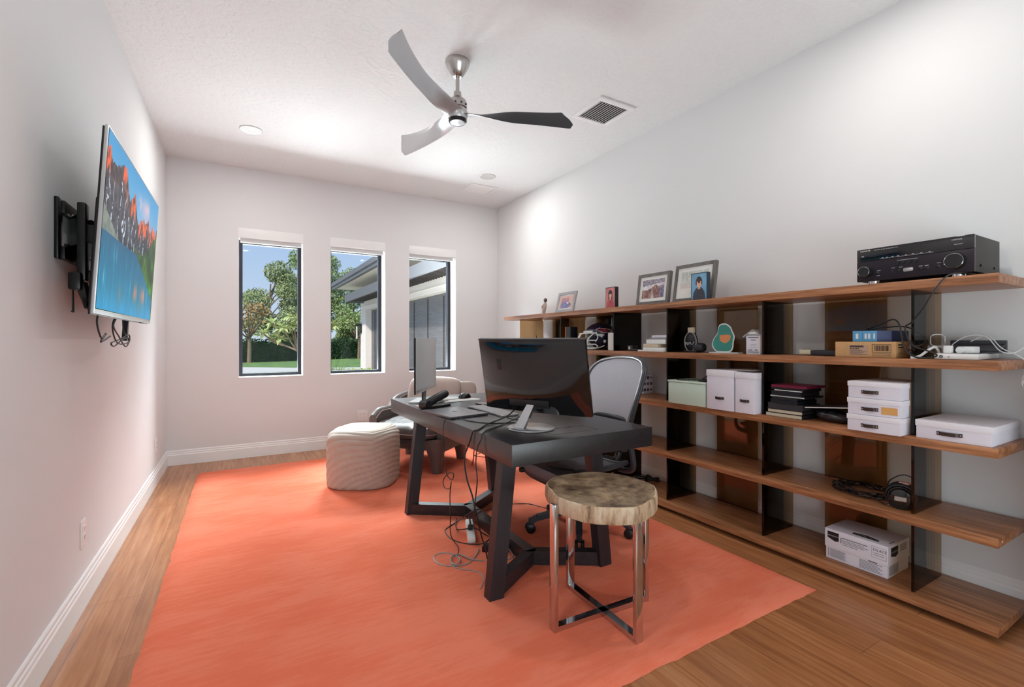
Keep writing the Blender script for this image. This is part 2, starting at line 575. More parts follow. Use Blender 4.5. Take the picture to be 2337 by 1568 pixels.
def spline(pts, n=8):
    """Catmull-Rom through points"""
    P = [Vector(p) for p in pts]
    P = [P[0] * 2 - P[1]] + P + [P[-1] * 2 - P[-2]]
    out = []
    for i in range(1, len(P) - 2):
        p0, p1, p2, p3 = P[i - 1], P[i], P[i + 1], P[i + 2]
        for k in range(n):
            t_ = k / n
            out.append(0.5 * ((2 * p1) + (p2 - p0) * t_ + (2 * p0 - 5 * p1 + 4 * p2 - p3) * t_ ** 2 + (3 * p1 - p0 - 3 * p2 + p3) * t_ ** 3))
    out.append(P[-2])
    return out

def frame_mat(origin, X, Y):
    X = Vector(X).normalized(); Y = Vector(Y).normalized(); Z = X.cross(Y)
    m_ = Matrix.Identity(4)
    for i in range(3):
        m_[i][0] = X[i]; m_[i][1] = Y[i]; m_[i][2] = Z[i]; m_[i][3] = origin[i]
    return m_

def on_left(o): return frame_mat(o, (0, -1, 0), (0, 0, 1))     # faces -x
def on_near(o): return frame_mat(o, (1, 0, 0), (0, 0, 1))      # faces -y
def on_top(o): return frame_mat(o, (0, -1, 0), (1, 0, 0))      # lies flat, read from -x

def painted(name, parent, origin, X, Y, w, h, nx, ny, fn, material):
    """a flat print of w x h with colours from fn(u, v) (sRGB 0..255)"""
    X = Vector(X); Y = Vector(Y); O = Vector(origin)
    us = np.linspace(0, 1, nx + 1); vs_ = np.linspace(0, 1, ny + 1)
    verts = [tuple(O + X * (u * w) + Y * (v * h)) for v in vs_ for u in us]
    faces = [(j * (nx + 1) + i, j * (nx + 1) + i + 1, (j + 1) * (nx + 1) + i + 1, (j + 1) * (nx + 1) + i) for j in range(ny) for i in range(nx)]
    inv = WM[parent].inverted()
    me = bpy.data.meshes.new(name)
    me.from_pydata([tuple(inv @ Vector(p)) for p in verts], [], faces)
    U, V = np.meshgrid(us, vs_)
    c = np.clip(fn(U.ravel(), V.ravel()), 0, 255) / 255.0
    c = np.where(c <= 0.04045, c / 12.92, ((c + 0.055) / 1.055) ** 2.4)
    a = me.color_attributes.new('paint', 'FLOAT_COLOR', 'POINT')
    a.data.foreach_set('color', np.concatenate([c, np.ones((len(c), 1))], 1).astype(np.float32).ravel())
    me.materials.append(material)
    o = bpy.data.objects.new(name, me)
    COL.objects.link(o)
    o.parent = parent
    WM[o] = WM[parent].copy()
    return o

def vnoise(u, v, s, seed=0):
    """cheap smooth value noise"""
    r = np.random.default_rng(seed)
    T = r.random((64, 64))
    x = u * s; y = v * s
    xi = np.floor(x).astype(int); yi = np.floor(y).astype(int)
    fx = x - xi; fy = y - yi
    fx = fx * fx * (3 - 2 * fx); fy = fy * fy * (3 - 2 * fy)
    g = lambda a, b2: T[a % 64, b2 % 64]
    return (g(xi, yi) * (1 - fx) + g(xi + 1, yi) * fx) * (1 - fy) + (g(xi, yi + 1) * (1 - fx) + g(xi + 1, yi + 1) * fx) * fy

def mixc(a, b2, k):
    k = np.clip(k, 0, 1)[:, None]
    return a * (1 - k) + b2 * k
C3 = lambda *c: np.array([c], float)

# ---------------------------------------------------------------- room shell
XL, XR, YB, ZC, YF = -0.635, 3.054, 5.668, 3.046, -0.6
WIN = [(-0.019, 0.598), (0.890, 1.512), (1.811, 2.435)]
WZ0, WZ1, WD = 0.838, 2.318, 0.26

struct('floor', MB().box(XL - 0.2, XR + 0.2, -3.4, YB + WD, -0.12, 0), M['floor'])
struct('ceiling', MB().box(XL - 0.2, XR + 0.2, -3.4, YB + WD, ZC, ZC + 0.12), M['ceil'])
struct('wall_left', MB().box(XL - 0.15, XL, -3.4, YB + WD, 0, ZC), M['wall'])
struct('wall_right', MB().box(XR, XR + 0.15, -3.4, YB + WD, 0, ZC), M['wall'])
mb = MB()
xs = [XL] + [x for w in WIN for x in w] + [XR]
for i in range(0, len(xs), 2):
    mb.box(xs[i], xs[i + 1], YB, YB + WD, 0, ZC)
for a, c in WIN:
    mb.box(a, c, YB, YB + WD, 0, WZ0)
    mb.box(a, c, YB, YB + WD, WZ1, ZC)
struct('wall_back', mb, M['wall'])
mb = MB()
mb.box(XL, -0.3, YF - 0.13, YF, 0, ZC).box(2.5, XR, YF - 0.13, YF, 0, ZC).box(-0.3, 2.5, YF - 0.13, YF, 2.5, ZC)
struct('wall_front', mb, M['wall'])
struct('wall_hall', MB().box(XL, XR, -3.4, -3.27, 0, ZC), M['wall'])

BB = [(0, 0), (0.016, 0), (0.016, 0.098), (0.012, 0.106), (0.012, 0.118), (0.008, 0.124), (0.008, 0.138), (0.004, 0.145), (0, 0.145)]
def baseboard(name, p, d, L):
    """profile swept from p along unit d; sticks out to the left of d"""
    d = Vector(d); nrm = Vector((-d.y, d.x, 0))
    n = len(BB)
    vs = []
    for t_ in (0, L):
        for a, z in BB:
            q = Vector(p) + d * t_ + nrm * a
            vs.append((q.x, q.y, z))
    fs = [(i, (i + 1) % n, n + (i + 1) % n, n + i) for i in range(n)] + [tuple(range(n - 1, -1, -1)), tuple(range(n, 2 * n))]
    struct(name, MB().add(vs, fs), M['trim'])
baseboard('baseboard_left', (XL, YB, 0), (0, -1, 0), YB - YF)
baseboard('baseboard_back', (XR, YB, 0), (-1, 0, 0), XR - XL)
baseboard('baseboard_right', (XR, YF, 0), (0, 1, 0), YB - YF)

for i, (a, c) in enumerate(WIN):
    y0 = YB + 0.19
    fr = MB()
    fw = 0.035
    fr.box(a, a + fw, y0, y0 + 0.06, WZ0, WZ1).box(c - fw, c, y0, y0 + 0.06, WZ0, WZ1)
    fr.box(a + fw, c - fw, y0, y0 + 0.06, WZ0, WZ0 + fw).box(a + fw, c - fw, y0, y0 + 0.06, WZ1 - fw, WZ1)
    wo_ = struct('window_%d' % (i + 1), fr, M['blackframe'])
    p = MB().box(a + fw, c - fw, y0 + 0.025, y0 + 0.031, WZ0 + fw, WZ1 - fw).build('window_pane', M['pane'], wo_, smooth=False)
    s = MB().box(a, c, YB - 0.001, y0, WZ0, WZ0 + 0.006).build('window_sill', M['trim'], wo_, smooth=False)
    # roller shade: valance on the wall above, rolled cloth and bottom rail in the head of the opening
    t = thing('roller_shade', ['white roller shade rolled up over the left window', 'white roller shade rolled up over the middle window', 'white roller shade rolled up over the right window'][i], 'window shade', ((a + c) / 2, YB, 2.27), group='roller shades over the windows')
    MB().box(a - 0.004, c + 0.004, YB - 0.004, YB, WZ1 + 0.002, WZ1 + 0.098, 0.001).build('valance', M['trim'], t, world=True)
    MB().box(a + 0.012, c - 0.012, YB + 0.06, YB + 0.064, 2.285, WZ1).build('cloth', M['white'], t, world=True)
    MB().box(a + 0.012, c - 0.012, YB + 0.052, YB + 0.072, 2.273, 2.285, 0.003).build('bottom_rail', M['trim'], t, world=True)

# ---------------------------------------------------------------- outside
GZ = -0.2
def leaf_cards(mb, pts, size, rngl, fold=0.25, up=None):
    """one folded leaf per point"""
    n = len(pts)
    d = rngl.normal(size=(n, 3)); d /= np.linalg.norm(d, axis=1)[:, None]
    e = rngl.normal(size=(n, 3)); e -= d * (d * e).sum(1)[:, None]; e /= np.linalg.norm(e, axis=1)[:, None]
    s = size * rngl.uniform(0.6, 1.3, n)[:, None]
    P = np.asarray(pts)
    f = np.cross(d, e)
    A = P - d * s; Bq = P + e * s * 0.5 + f * s * fold; Cq = P + d * s; D = P - e * s * 0.5 + f * s * fold
    vs = np.stack([A, Bq, Cq, D], 1).reshape(-1, 3)
    mb.add(vs.tolist(), [(4 * i, 4 * i + 1, 4 * i + 2, 4 * i + 3) for i in range(n)])
    return mb

def crown_points(rngl, clumps, n):
    out = []
    tot = sum(r ** 2 for _, r in clumps)
    for c, r in clumps:
        k = int(n * r ** 2 / tot)
        d = rngl.normal(size=(k, 3)); d /= np.linalg.norm(d, axis=1)[:, None]
        rad = r * rngl.uniform(0.35, 1.0, k) ** 0.6
        q = d * rad[:, None]
        q[:, 2] *= 0.8
        out.append(np.asarray(c) + q)
    return np.concatenate(out)

def tree(label, x, y, h, spread, leafm, seed, n=11000, leaf=0.115, trunk=0.14, low=0.04):
    rl = np.random.default_rng(seed)
    t = thing('tree', label, 'tree', (x, y, GZ), group='trees beyond the hedge')
    tr_ = MB()
    top = Vector((0, 0, h * 0.75))
    tr_.tube(spline([(0, 0, -0.3), (0.1, 0, h * 0.2), (-0.1, 0.1, h * 0.45), top], 5), [trunk * (1 - 0.04 * k) for k in range(16)], 8)
    clumps = []
    for k in range(16):
        a = rl.uniform(0, 2 * PI); z = h * rl.uniform(low + 0.12, 0.9)
        rr = spread * math.sqrt(max(0.08, 1 - ((z / h - 0.5) / 0.55) ** 2)) * rl.uniform(0.35, 0.85)
        c = Vector((rr * math.cos(a), rr * math.sin(a), z))
        clumps.append((tuple(c), spread * rl.uniform(0.28, 0.42)))
        s0 = Vector((0, 0, max(h * 0.18, z - h * 0.25)))
        tr_.tube(spline([s0, s0.lerp(c, 0.5) + Vector((0, 0, -0.1)), c], 4), [trunk * 0.45 * (1 - 0.09 * q) for q in range(9)], 6)
    tr_.build('trunk', M['bark'], t)
    leaf_cards(MB(), crown_points(rl, clumps, n), leaf, rl).build('foliage', leafm, t, smooth=False, fix=False)
    return t

struct('ground', MB().box(-40, 60, YB + WD + 0.02, 120, GZ - 0.3, GZ), M['grass'])
MB_path = MB().prism([(-14, 22.8), (0, 23.7), (2.4, 24.0), (6, 24.2), (6, 25.6), (2.7, 26.8), (0, 29.0), (-14, 32.0)], GZ - 0.05, GZ + 0.012)
struct('driveway', MB_path, M['path'], smooth=False)
struct('bounce_paving', MB().box(-7, 3.7, YB + WD + 0.03, 20.3, GZ - 0.05, GZ + 0.012), M['path'])  # unseen paving, added to keep green grass bounce off the garage

rl = np.random.default_rng(3)
hp0, hp1 = Vector((-6, 32.5, GZ)), Vector((14, 41.5, GZ))
hd = (hp1 - hp0).normalized(); hn = Vector((-hd.y, hd.x, 0)); HL = (hp1 - hp0).length
hm = MB()
hm.bar(hp0 + Vector((0, 0, 0.68)) + hn * 0.5, hp1 + Vector((0, 0, 0.68)) + hn * 0.5, 0.9, 1.4)
pts = []
for _ in range(15000):
    s_, z_ = rl.uniform(0, HL), rl.uniform(0.02, 1.5)
    q = hp0 + hd * s_ + hn * rl.uniform(-0.06, 0.12) + Vector((0, 0, z_))
    if z_ > 1.35: q = hp0 + hd * s_ + hn * rl.uniform(-0.05, 1.0) + Vector((0, 0, rl.uniform(1.38, 1.55)))
    pts.append(tuple(q))
t = thing('hedge', 'long dark green clipped hedge along the far edge of the lawn', 'hedge', (4, 37, GZ))
hm.build('hedge_core', M['hedge'], t, smooth=False, world=True)
mb = leaf_cards(MB(), pts, 0.085, rl)
mb.build('hedge_leaves', M['hedge'], t, smooth=False, world=True, fix=False)

tree('tall full tree with pale green crown behind the hedge in the left window', 2.2, 45, 8.4, 3.3, M['leaf2'], 11)
tree('tallest tree with open branching crown at the right of the left window', 6.1, 50, 10.8, 3.3, M['leaf1'], 12, n=10000)
tree('low rounded tree at the far left edge of the left window view', -2.6, 50, 6.6, 3.2, M['leaf2'], 13)
tree('leafy tree left of the garage eave in the middle window', 10.2, 50, 8.8, 3.2, M['leaf1'], 14)
tree('bushy tree partly behind the garage in the middle window', 14.6, 57, 8.4, 3.4, M['leaf1'], 15)
tree('dense green tree between the left and middle window views', 7.0, 60, 8.8, 3.6, M['leaf2'], 16)
tree('short thick background tree right behind the hedge in the left window', 4.3, 41.5, 4.4, 2.4, M['leaf2'], 17, n=9000)
tree('short thick background tree above the hedge in the middle window', 9.0, 44.5, 5.0, 2.4, M['leaf1'], 18, n=9000)

def bare_tree(label, x, y, h, seed, tan=True):
    rl = np.random.default_rng(seed)
    t = thing('young_tree', label, 'tree', (x, y, GZ))
    tr_ = MB()
    tr_.tube(spline([(0, 0, -0.2), (0.03, 0, h * 0.3), (0, 0.02, h * 0.55)], 4), [0.13 - 0.004 * k for k in range(9)], 8)
    tips = []
    for k in range(14):
        a = 2 * PI * k / 14 + rl.uniform(-.2, .2)
        c = Vector((math.cos(a) * h * rl.uniform(.12, .34), math.sin(a) * h * .25, h * rl.uniform(.68, 1.02)))
        s0 = Vector((0, 0, h * rl.uniform(.42, .55)))
        tr_.tube(spline([s0, s0.lerp(c, .55) + Vector((0, 0, -.06 * h)), c], 4), [0.055 - 0.004 * q for q in range(9)], 6)
        for q in range(26): tips.append(tuple(c + Vector(rl.normal(size=3) * h * .07)))
    tr_.build('trunk', M['bark'], t)
    leaf_cards(MB(), tips, 0.13, rl).build('foliage', M['tanleaf'] if tan else M['leaf1'], t, smooth=False, fix=False)
bare_tree('young bare-branched tree with tan leaves in front of the hedge', 0.45, 34.6, 3.6, 21)
bare_tree('young tree with grey trunk standing before the hedge by the garage', 8.1, 38.2, 3.6, 22, False)

# frangipani close to the house
fx, fy = 1.95, 14.2
t = thing('frangipani', 'frangipani shrub with fans of long yellow-green leaves outside the left window', 'shrub', (fx, fy, GZ))
br_ = MB(); lf = MB()
rl = np.random.default_rng(5)
tipsF = [(-1.42, 0.0, 1.62), (-1.2, 0.3, 1.92), (-0.95, -0.1, 1.78), (-0.8, 0.25, 2.12), (-0.55, 0.0, 2.02), (-0.35, 0.3, 2.22), (-0.2, -0.1, 2.05), (-0.42, -0.2, 1.42), (-0.28, 0.1, 1.22), (-0.05, -0.1, 1.62), (-0.68, 0.1, 1.86), (0.15, 0.2, 2.15), (0.35, 0, 1.9), (-1.05, 0.1, 1.5)]
forks = {0: (-0.95, 0.05, 1.3), 1: (-0.95, 0.05, 1.3), 13: (-0.95, 0.05, 1.3), 2: (-0.6, 0.0, 1.15), 3: (-0.6, 0.0, 1.15), 10: (-0.6, 0.0, 1.15)}
main = [(0.1, 0, -0.2), (0.08, 0, 0.3), (-0.25, 0, 0.85), (-0.6, 0.0, 1.15), (-0.95, 0.05, 1.32), (-1.2, 0.02, 1.45)]
br_.tube(spline(main, 4), [0.042 - 0.0012 * k for k in range(21)], 8)
for k, tp in enumerate(tipsF):
    s0 = Vector(forks.get(k, (-0.25, 0, 0.85)))
    c = Vector(tp)
    br_.tube(spline([s0, s0.lerp(c, 0.6) + Vector((0.02, 0, -0.08)), c], 4), [0.024 - 0.0009 * q for q in range(9)], 6)
    for q in range(22):
        a = 2 * PI * q / 22 + rl.uniform(-.2, .2); el = rl.uniform(-0.45, 0.75)
        d = Vector((math.cos(a) * math.cos(el), math.sin(a) * math.cos(el), math.sin(el)))
        sd = d.cross(Vector((0, 0, 1))).normalized(); L = rl.uniform(0.26, 0.4); w_ = 0.05
        dn = Vector((0, 0, -1))
        p0 = c; p1 = c + d * L * .45 + sd * w_; p2 = c + d * L * .45 - sd * w_; p3 = c + d * L + dn * L * .18; pm = c + d * L * .5 + dn * 0.012
        lf.add([p0, p1, pm, p2, p3], [(0, 2, 1), (0, 3, 2), (1, 2, 4), (2, 3, 4)])
br_.build('branches', M['bark'], t)
lf.build('leaves', M['frangi'], t, smooth=False, fix=False)

# planting under the middle window
t = thing('ornamental_grass', 'clump of tall green blades at the left foot of the middle window view', 'plant', (2.02, 12.4, GZ))
g = MB(); rl = np.random.default_rng(6)
for k in range(120):
    a = rl.uniform(0, 2 * PI); L = rl.uniform(0.5, 1.08); o_ = Vector((rl.normal() * .12, rl.normal() * .12, 0)); d = Vector((math.cos(a), math.sin(a), 0))
    sd = Vector((-d.y, d.x, 0)) * 0.009
    p1 = o_ + d * L * .12 + Vector((0, 0, L * .6)); p2 = o_ + d * L * .38 + Vector((0, 0, L))
    g.add([o_ - sd, o_ + sd, p1 - sd, p1 + sd, p2], [(0, 1, 3, 2), (2, 3, 4)])
g.build('blades', M['grass'], t, smooth=False, fix=False)
g = MB(); rl = np.random.default_rng(8)
pts = np.stack([rl.uniform(2.15, 3.45, 2600), rl.uniform(11.6, 14.2, 2600), GZ + rl.uniform(0.02, 0.62, 2600)], 1)
solo('border_plants', leaf_cards(g, pts, 0.06, rl), M['groundleaf'], 'low variegated border planting between the window and the garage', 'plants', kind='stuff', smooth=False)

# garage wing
GX, GD0, GD1, GYE = 3.75, 7.2, 16.6, 17.4
t = thing('garage', 'pale garage wing with dark grey eave outside the right windows', 'garage', (5.5, 13, GZ))
w_ = MB()
w_.box(GX, GX + 0.3, GD1, GYE, GZ, 3.3).box(GX, GX + 0.3, 6.1, GD0, GZ, 3.3).box(GX, GX + 0.3, GD0, GD1, 2.3, 3.3)
w_.box(GX + 0.3, 9.5, GYE - 0.3, GYE, GZ, 3.3)
w_.box(GX - 0.02, GX, 6.1, GYE, 2.42, 2.44)
w_.build('wall', M['stucco'], t, smooth=False, world=True)
s_ = MB().box(3.0, GX + 0.3, 6.1, 18.1, 3.12, 3.16).build('soffit', M['soffit'], t, smooth=False, world=True)
f_ = MB().box(2.9, 3.0, 6.1, 18.2, 3.1, 3.3).box(2.86, 2.9, 6.1, 18.2, 3.2, 3.33)
f_.box(3.0, 9.5, 18.1, 18.2, 3.1, 3.3)
f_.build('gutter', M['fascia'], t, smooth=False, world=True)
rf = MB().add([(2.86, 6.1, 3.3), (2.86, 18.25, 3.3), (7, 14.2, 5.1), (7, 6.1, 5.1), (10, 18.25, 3.3), (10, 6.1, 3.3)], [(0, 1, 2, 3), (1, 4, 2), (4, 5, 3, 2)])
rf.build('roof', M['roof'], t, smooth=False, world=True)
d_ = MB().box(GX + 0.2, GX + 0.26, GD0, GD1, GZ, 2.3)
gd = d_.build('garage_door', M['gdoor'], t, smooth=False, world=True)
sm = MB()
for k in range(9):
    yy = GD0 + 0.55 + k * 1.04
    sm.box(GX + 0.186, GX + 0.2, yy, yy + 0.045, GZ + 0.05, 2.24)
sm.build('batten', M['slat'], gd, smooth=False, world=True)
b_ = MB().box(3.1, 3.16, 6.4, 16.95, 2.55, 2.8).box(3.1, GX, 16.9, 16.95, 2.55, 2.8)
tb = b_.build('canopy_beam', M['fascia'], t, smooth=False, world=True)
for k in range(62):
    yy = 6.6 + k * 0.166
    MB().box(3.17, GX, yy, yy + 0.05, 2.6, 2.74).build('canopy_slat', M['slat'], tb, smooth=False, world=True)
t = thing('wall_sconce', 'black bracket wall light with a white tube on the garage pier', 'wall light', (3.7, 17.25, 1.3))
MB().box(3.55, 3.75, 17.2, 17.28, 1.75, 1.84).box(3.7, 3.75, 17.18, 17.3, 1.5, 1.84).build('bracket', M['black'], t, smooth=False, world=True)
MB().cyl((3.585, 17.24, 1.3), (3.585, 17.24, 1.75), 0.022, n=12).build('light_tube', M['white'], t, world=True)

# ---------------------------------------------------------------- ceiling things
LENS = mat('downlight_lens', (255, 244, 214), 0.5, emit=(255, 240, 200), estr=1.3)
for k, (x, y) in enumerate([(0.076, 4.605), (2.361, 4.606), (0.076, 1.01), (2.361, 1.01)]):
    t = thing('recessed_downlight', ['lit recessed downlight in the ceiling left of the fan near the windows', 'lit recessed downlight in the ceiling beside the square access panel', 'lit recessed downlight in the ceiling above the television end of the room', 'lit recessed downlight in the ceiling above the near end of the bookcase'][k], 'ceiling light', (x, y, ZC), group='recessed downlights')
    MB().lathe([(0.066, -0.004), (0.085, -0.006), (0.09, -0.003), (0.09, 0.0)], n=40).build('trim_ring', M['grille'], t)
    MB().lathe([(0.0, -0.003), (0.066, -0.003), (0.066, -0.001), (0.0, -0.001)], n=32).build('lens', LENS, t)
    add_light('downlight_lamp', 'AREA', (x, y, ZC - 0.012), (0, 0, 0), 9, (1.0, 0.965, 0.91), shape='DISK', size=0.12)

t = thing('ceiling_vent', 'white louvred air vent in the ceiling right of the fan', 'air vent', (2.49, 2.85, ZC))
vx0, vx1, vy0, vy1 = 2.305, 2.665, 2.668, 3.025
f_ = MB().box(vx0, vx1, vy0, vy0 + 0.042, ZC - 0.012, ZC, 0.003).box(vx0, vx1, vy1 - 0.042, vy1, ZC - 0.012, ZC, 0.003)
f_.box(vx0, vx0 + 0.042, vy0 + 0.04, vy1 - 0.04, ZC - 0.012, ZC, 0.003).box(vx1 - 0.042, vx1, vy0 + 0.04, vy1 - 0.04, ZC - 0.012, ZC, 0.003)
f_.build('vent_frame', M['trim'], t, world=True)
MB().box(vx0 + 0.04, vx1 - 0.04, vy0 + 0.04, vy1 - 0.04, ZC - 0.002, ZC - 0.0005).build('backing', M['ventdark'], t, smooth=False, world=True)
for k in range(12):
    xx = vx0 + 0.052 + k * 0.0232
    MB().bar((xx, vy0 + 0.04, ZC - 0.009), (xx, vy1 - 0.04, ZC - 0.009), 0.019, 0.0025, up=(-0.5, 0, 0.86)).build('louvre', M['grille'], t, smooth=False, world=True)

t = thing('access_panel', 'flush white square access panel in the ceiling near the windows', 'access panel', (2.475, 5.05, ZC))
px0, px1, py0, py1 = 2.298, 2.648, 4.88, 5.22
MB().box(px0, px1, py0, py0 + 0.022, ZC - 0.006, ZC).box(px0, px1, py1 - 0.022, py1, ZC - 0.006, ZC).box(px0, px0 + 0.022, py0 + 0.022, py1 - 0.022, ZC - 0.006, ZC).box(px1 - 0.022, px1, py0 + 0.022, py1 - 0.022, ZC - 0.006, ZC).build('panel_frame', M['trim'], t, smooth=False, world=True)
MB().box(px0 + 0.026, px1 - 0.026, py0 + 0.026, py1 - 0.026, ZC - 0.004, ZC).build('panel_door', M['trim'], t, smooth=False, world=True)

# ceiling fan
FX, FY = 1.218, 2.805
t = thing('ceiling_fan', 'three-blade ceiling fan with twisted silver and black blades on a short rod', 'ceiling fan', (FX, FY, 2.65))
zc = ZC - 2.65
MB().lathe([(0.0, zc), (0.078, zc), (0.08, zc - 0.012), (0.072, zc - 0.035), (0.05, zc - 0.075), (0.034, zc - 0.098), (0.026, zc - 0.104), (0.0, zc - 0.104)][::-1], n=40).build('canopy', M['nickel'], t)
MB().cyl((0, 0, zc - 0.1), (0, 0, 0.155), 0.0125).build('downrod', M['nickel'], t)
MB().lathe([(0.0, 0.195), (0.024, 0.195), (0.026, 0.165), (0.055, 0.14), (0.062, 0.12), (0.062, 0.09), (0.05, 0.075), (0.0, 0.075)][::-1], n=40).build('motor_coupling', M['nickel'], t)
cs = MB()
for k in range(4):
    a = R(200 + 35 * k)
    cs.cyl((0.06 * math.cos(a), 0.06 * math.sin(a), 0.105), (0.066 * math.cos(a), 0.066 * math.sin(a), 0.105), 0.006, n=10)
cs.build('coupling_screw', M['black'], t)
hb = MB().lathe([(0.0, 0.08), (0.06, 0.08), (0.068, 0.06), (0.064, 0.03), (0.058, 0.016), (0.0, 0.016)][::-1], n=40).build('hub', M['silver'], t)
MB().lathe([(0.058, 0.02), (0.06, 0.006), (0.052, -0.004), (0.046, 0.0), (0.046, 0.012)], n=40).build('hub_ring', M['black'], hb)
MB().lathe([(0.0, -0.006), (0.046, -0.004), (0.048, 0.004), (0.0, 0.006)], n=40).build('light_cap', M['silver'], hb)
def blade(az):
    b_ = MB()
    N, K = 30, 10
    top, bot = [], []
    for i in range(N + 1):
        s = i / N
        r0 = 0.03 + s * 0.755
        w_ = 0.075 * (1 - s) ** 2.2 + 0.042 + 0.105 * (s ** 1.15)
        if s > 0.955: w_ *= math.sqrt(max(0.02, 1 - ((s - 0.955) / 0.05) ** 2)) * 0.94 + 0.06
        q_ = min(1, s / 0.5); q_ = q_ * q_ * (3 - 2 * q_)
        pit = R(14) + R(54) * q_
        th = 0.012 * (1 - s) + 0.0045
        zb = 0.05 - 0.01 * s + 0.045 * s * s
        off = -0.03 * math.sin(PI * s)
        rt, rb = [], []
        for k in range(K + 1):
            q = k / K - 0.5
            y = off + q * w_ * math.cos(pit)
            z = zb + q * w_ * math.sin(pit) + 0.018 * (0.25 - q * q) * 4 * s * 0.5
            e = th * math.sqrt(max(0.0, 1 - (2 * q) ** 2))
            r = r0 - 0.05 * s ** 6 * (0.5 + q)
            rt.append((r, y - e * math.sin(pit) * 0.5, z + e * math.cos(pit) * 0.5))
            rb.append((r, y + e * math.sin(pit) * 0.5, z - e * math.cos(pit) * 0.5))
        top.append(rt); bot.append(rb)
    rot = Matrix.Rotation(az, 4, 'Z')
    tv = [[tuple(rot @ Vector(p)) for p in row] for row in top]
    bv = [[tuple(rot @ Vector(p)) for p in row] for row in bot]
    b_.cur = 0; b_.grid([row[::-1] for row in tv])
    b_.cur = 1; b_.grid(bv)
    b_.cur = 1
    n = K + 1
    b_.add(tv[-1] + bv[-1], [(k, k + 1, n + k + 1, n + k) for k in range(K)])
    return b_.build('blade', [M['black_blade'], M['silver_blade']], t, fix=False)
M['black_blade'] = mat('charcoal_blade', (38, 38, 41), 0.45, var=0.05)
M['silver_blade'] = mat('silver_blade', (196, 197, 200), 0.33, 0.6, var=0.02)
for az in (101, 222, 342): blade(R(az))

# ---------------------------------------------------------------- outlets
def outlet(label, o, X, gangs=1, group='wall outlets'):
    """wall plate centred at o; X is the direction along the wall to the right"""
    X = Vector(X); Z = Vector((0, 0, 1)); nrm = X.cross(Z)
    m4 = Matrix.Identity(4)
    for i in range(3):
        m4[i][0] = X[i]; m4[i][1] = -nrm[i]; m4[i][2] = Z[i]
    t = thing('wall_outlet', label, 'outlet', o, group=group)
    hw = 0.036 + 0.023 * (gangs - 1)
    MB().box(-hw, hw, -0.006, 0, -0.062, 0.062, 0.003, mat4=m4).build('cover_plate', M['white'], t)
    for g_ in range(gangs):
        gx = (g_ - (gangs - 1) / 2) * 0.046
        so = MB()
        for zz in (-0.02, 0.02):
            so.box(gx - 0.016, gx + 0.016, -0.008, -0.006, zz - 0.014, zz + 0.014, mat4=m4)
        s_ = so.build('socket', M['trim'], t, smooth=False)
        sl = MB()
        for zz in (-0.02, 0.02):
            sl.box(gx - 0.008, gx - 0.006, -0.0085, -0.008, zz - 0.002, zz + 0.007, mat4=m4).box(gx + 0.006, gx + 0.008, -0.0085, -0.008, zz - 0.002, zz + 0.007, mat4=m4).box(gx - 0.002, gx + 0.002, -0.0085, -0.008, zz - 0.01, zz - 0.005, mat4=m4)
        sl.build('slot', M['ink'], s_, smooth=False)
outlet('white double outlet on the back wall above the pouf', (1.242, YB, 0.345), (1, 0, 0), 2)
outlet('white outlet low on the left wall nearest the camera', (XL, 2.87, 0.34), (0, 1, 0))
outlet('white outlet low on the left wall near the window corner', (XL, 5.0, 0.335), (0, 1, 0))

# ---------------------------------------------------------------- rug
rugm = MB()
NX, NY = 70, 96
rx0, rx1, ry0, ry1 = -0.345, 2.455, 1.24, 5.18
rr_ = np.random.default_rng(4)
rows = []
for j in range(NY + 1):
    row = []
    for i in range(NX + 1):
        u, v = i / NX, j / NY
        e = min(u, 1 - u) * 2.8; e2 = min(v, 1 - v) * 3.94
        zz = 0.017 * min(1, (min(e, e2) / 0.02)) + 0.0012 * rr_.normal() * (0 if min(e, e2) < 0.01 else 1)
        jx = rr_.normal() * 0.002; jy = rr_.normal() * 0.002
        row.append((rx0 + u * 2.8 + jx, ry0 + v * 3.94 + jy, max(zz, 0.001)))
    rows.append(row)
rugm.grid(rows)
solo('area_rug', rugm, M['rug'], 'large coral orange area rug under the desk', 'rug')

# ---------------------------------------------------------------- desk
DZ0, DZ1 = 0.66, 0.762
t = thing('desk', 'long dark stained wooden desk with a thick top on angled trestle legs', 'desk', (1.37, 2.575, 0.016))
tp = MB().box(1.05, 1.93, 1.81, 3.765, DZ0, DZ1, 0.003).build('tabletop', M['ebony'], t, world=True)
fl = MB()
fl.box(1.345, 1.635, 1.905, 1.907, DZ1, DZ1 + 0.0006).box(1.345, 1.635, 2.033, 2.035, DZ1, DZ1 + 0.0006).box(1.345, 1.347, 1.905, 2.035, DZ1, DZ1 + 0.0006).box(1.633, 1.635, 1.905, 2.035, DZ1, DZ1 + 0.0006)
fl.cyl((1.46, 2.034, DZ1), (1.46, 2.034, DZ1 + 0.0008), 0.009, n=16).cyl((1.54, 2.034, DZ1), (1.54, 2.034, DZ1 + 0.0008), 0.009, n=16)
fl.build('cable_flap', M['ink'], tp, smooth=False, world=True)
def leg_piece(x0, x1, y, name='leg'):
    hx, hy = 0.038, 0.03
    v = []
    for x, z in ((x0, 0.016), (x1, DZ0)):
        for a, c in ((-hx, -hy), (hx, -hy), (hx, hy), (-hx, hy)):
            v.append((x + a, y + c, z))
    MB().add(v, [(3, 2, 1, 0), (4, 5, 6, 7), (0, 1, 5, 4), (1, 2, 6, 5), (2, 3, 7, 6), (3, 0, 4, 7)]).build(name, M['ebony_z'], t, smooth=False, world=True)
for y in (1.955, 3.2):
    leg_piece(1.035, 1.105, y)
    leg_piece(1.705, 1.635, y)
HB1, HB2 = Vector((1.37, 2.16, 0.053)), Vector((1.37, 2.965, 0.053))
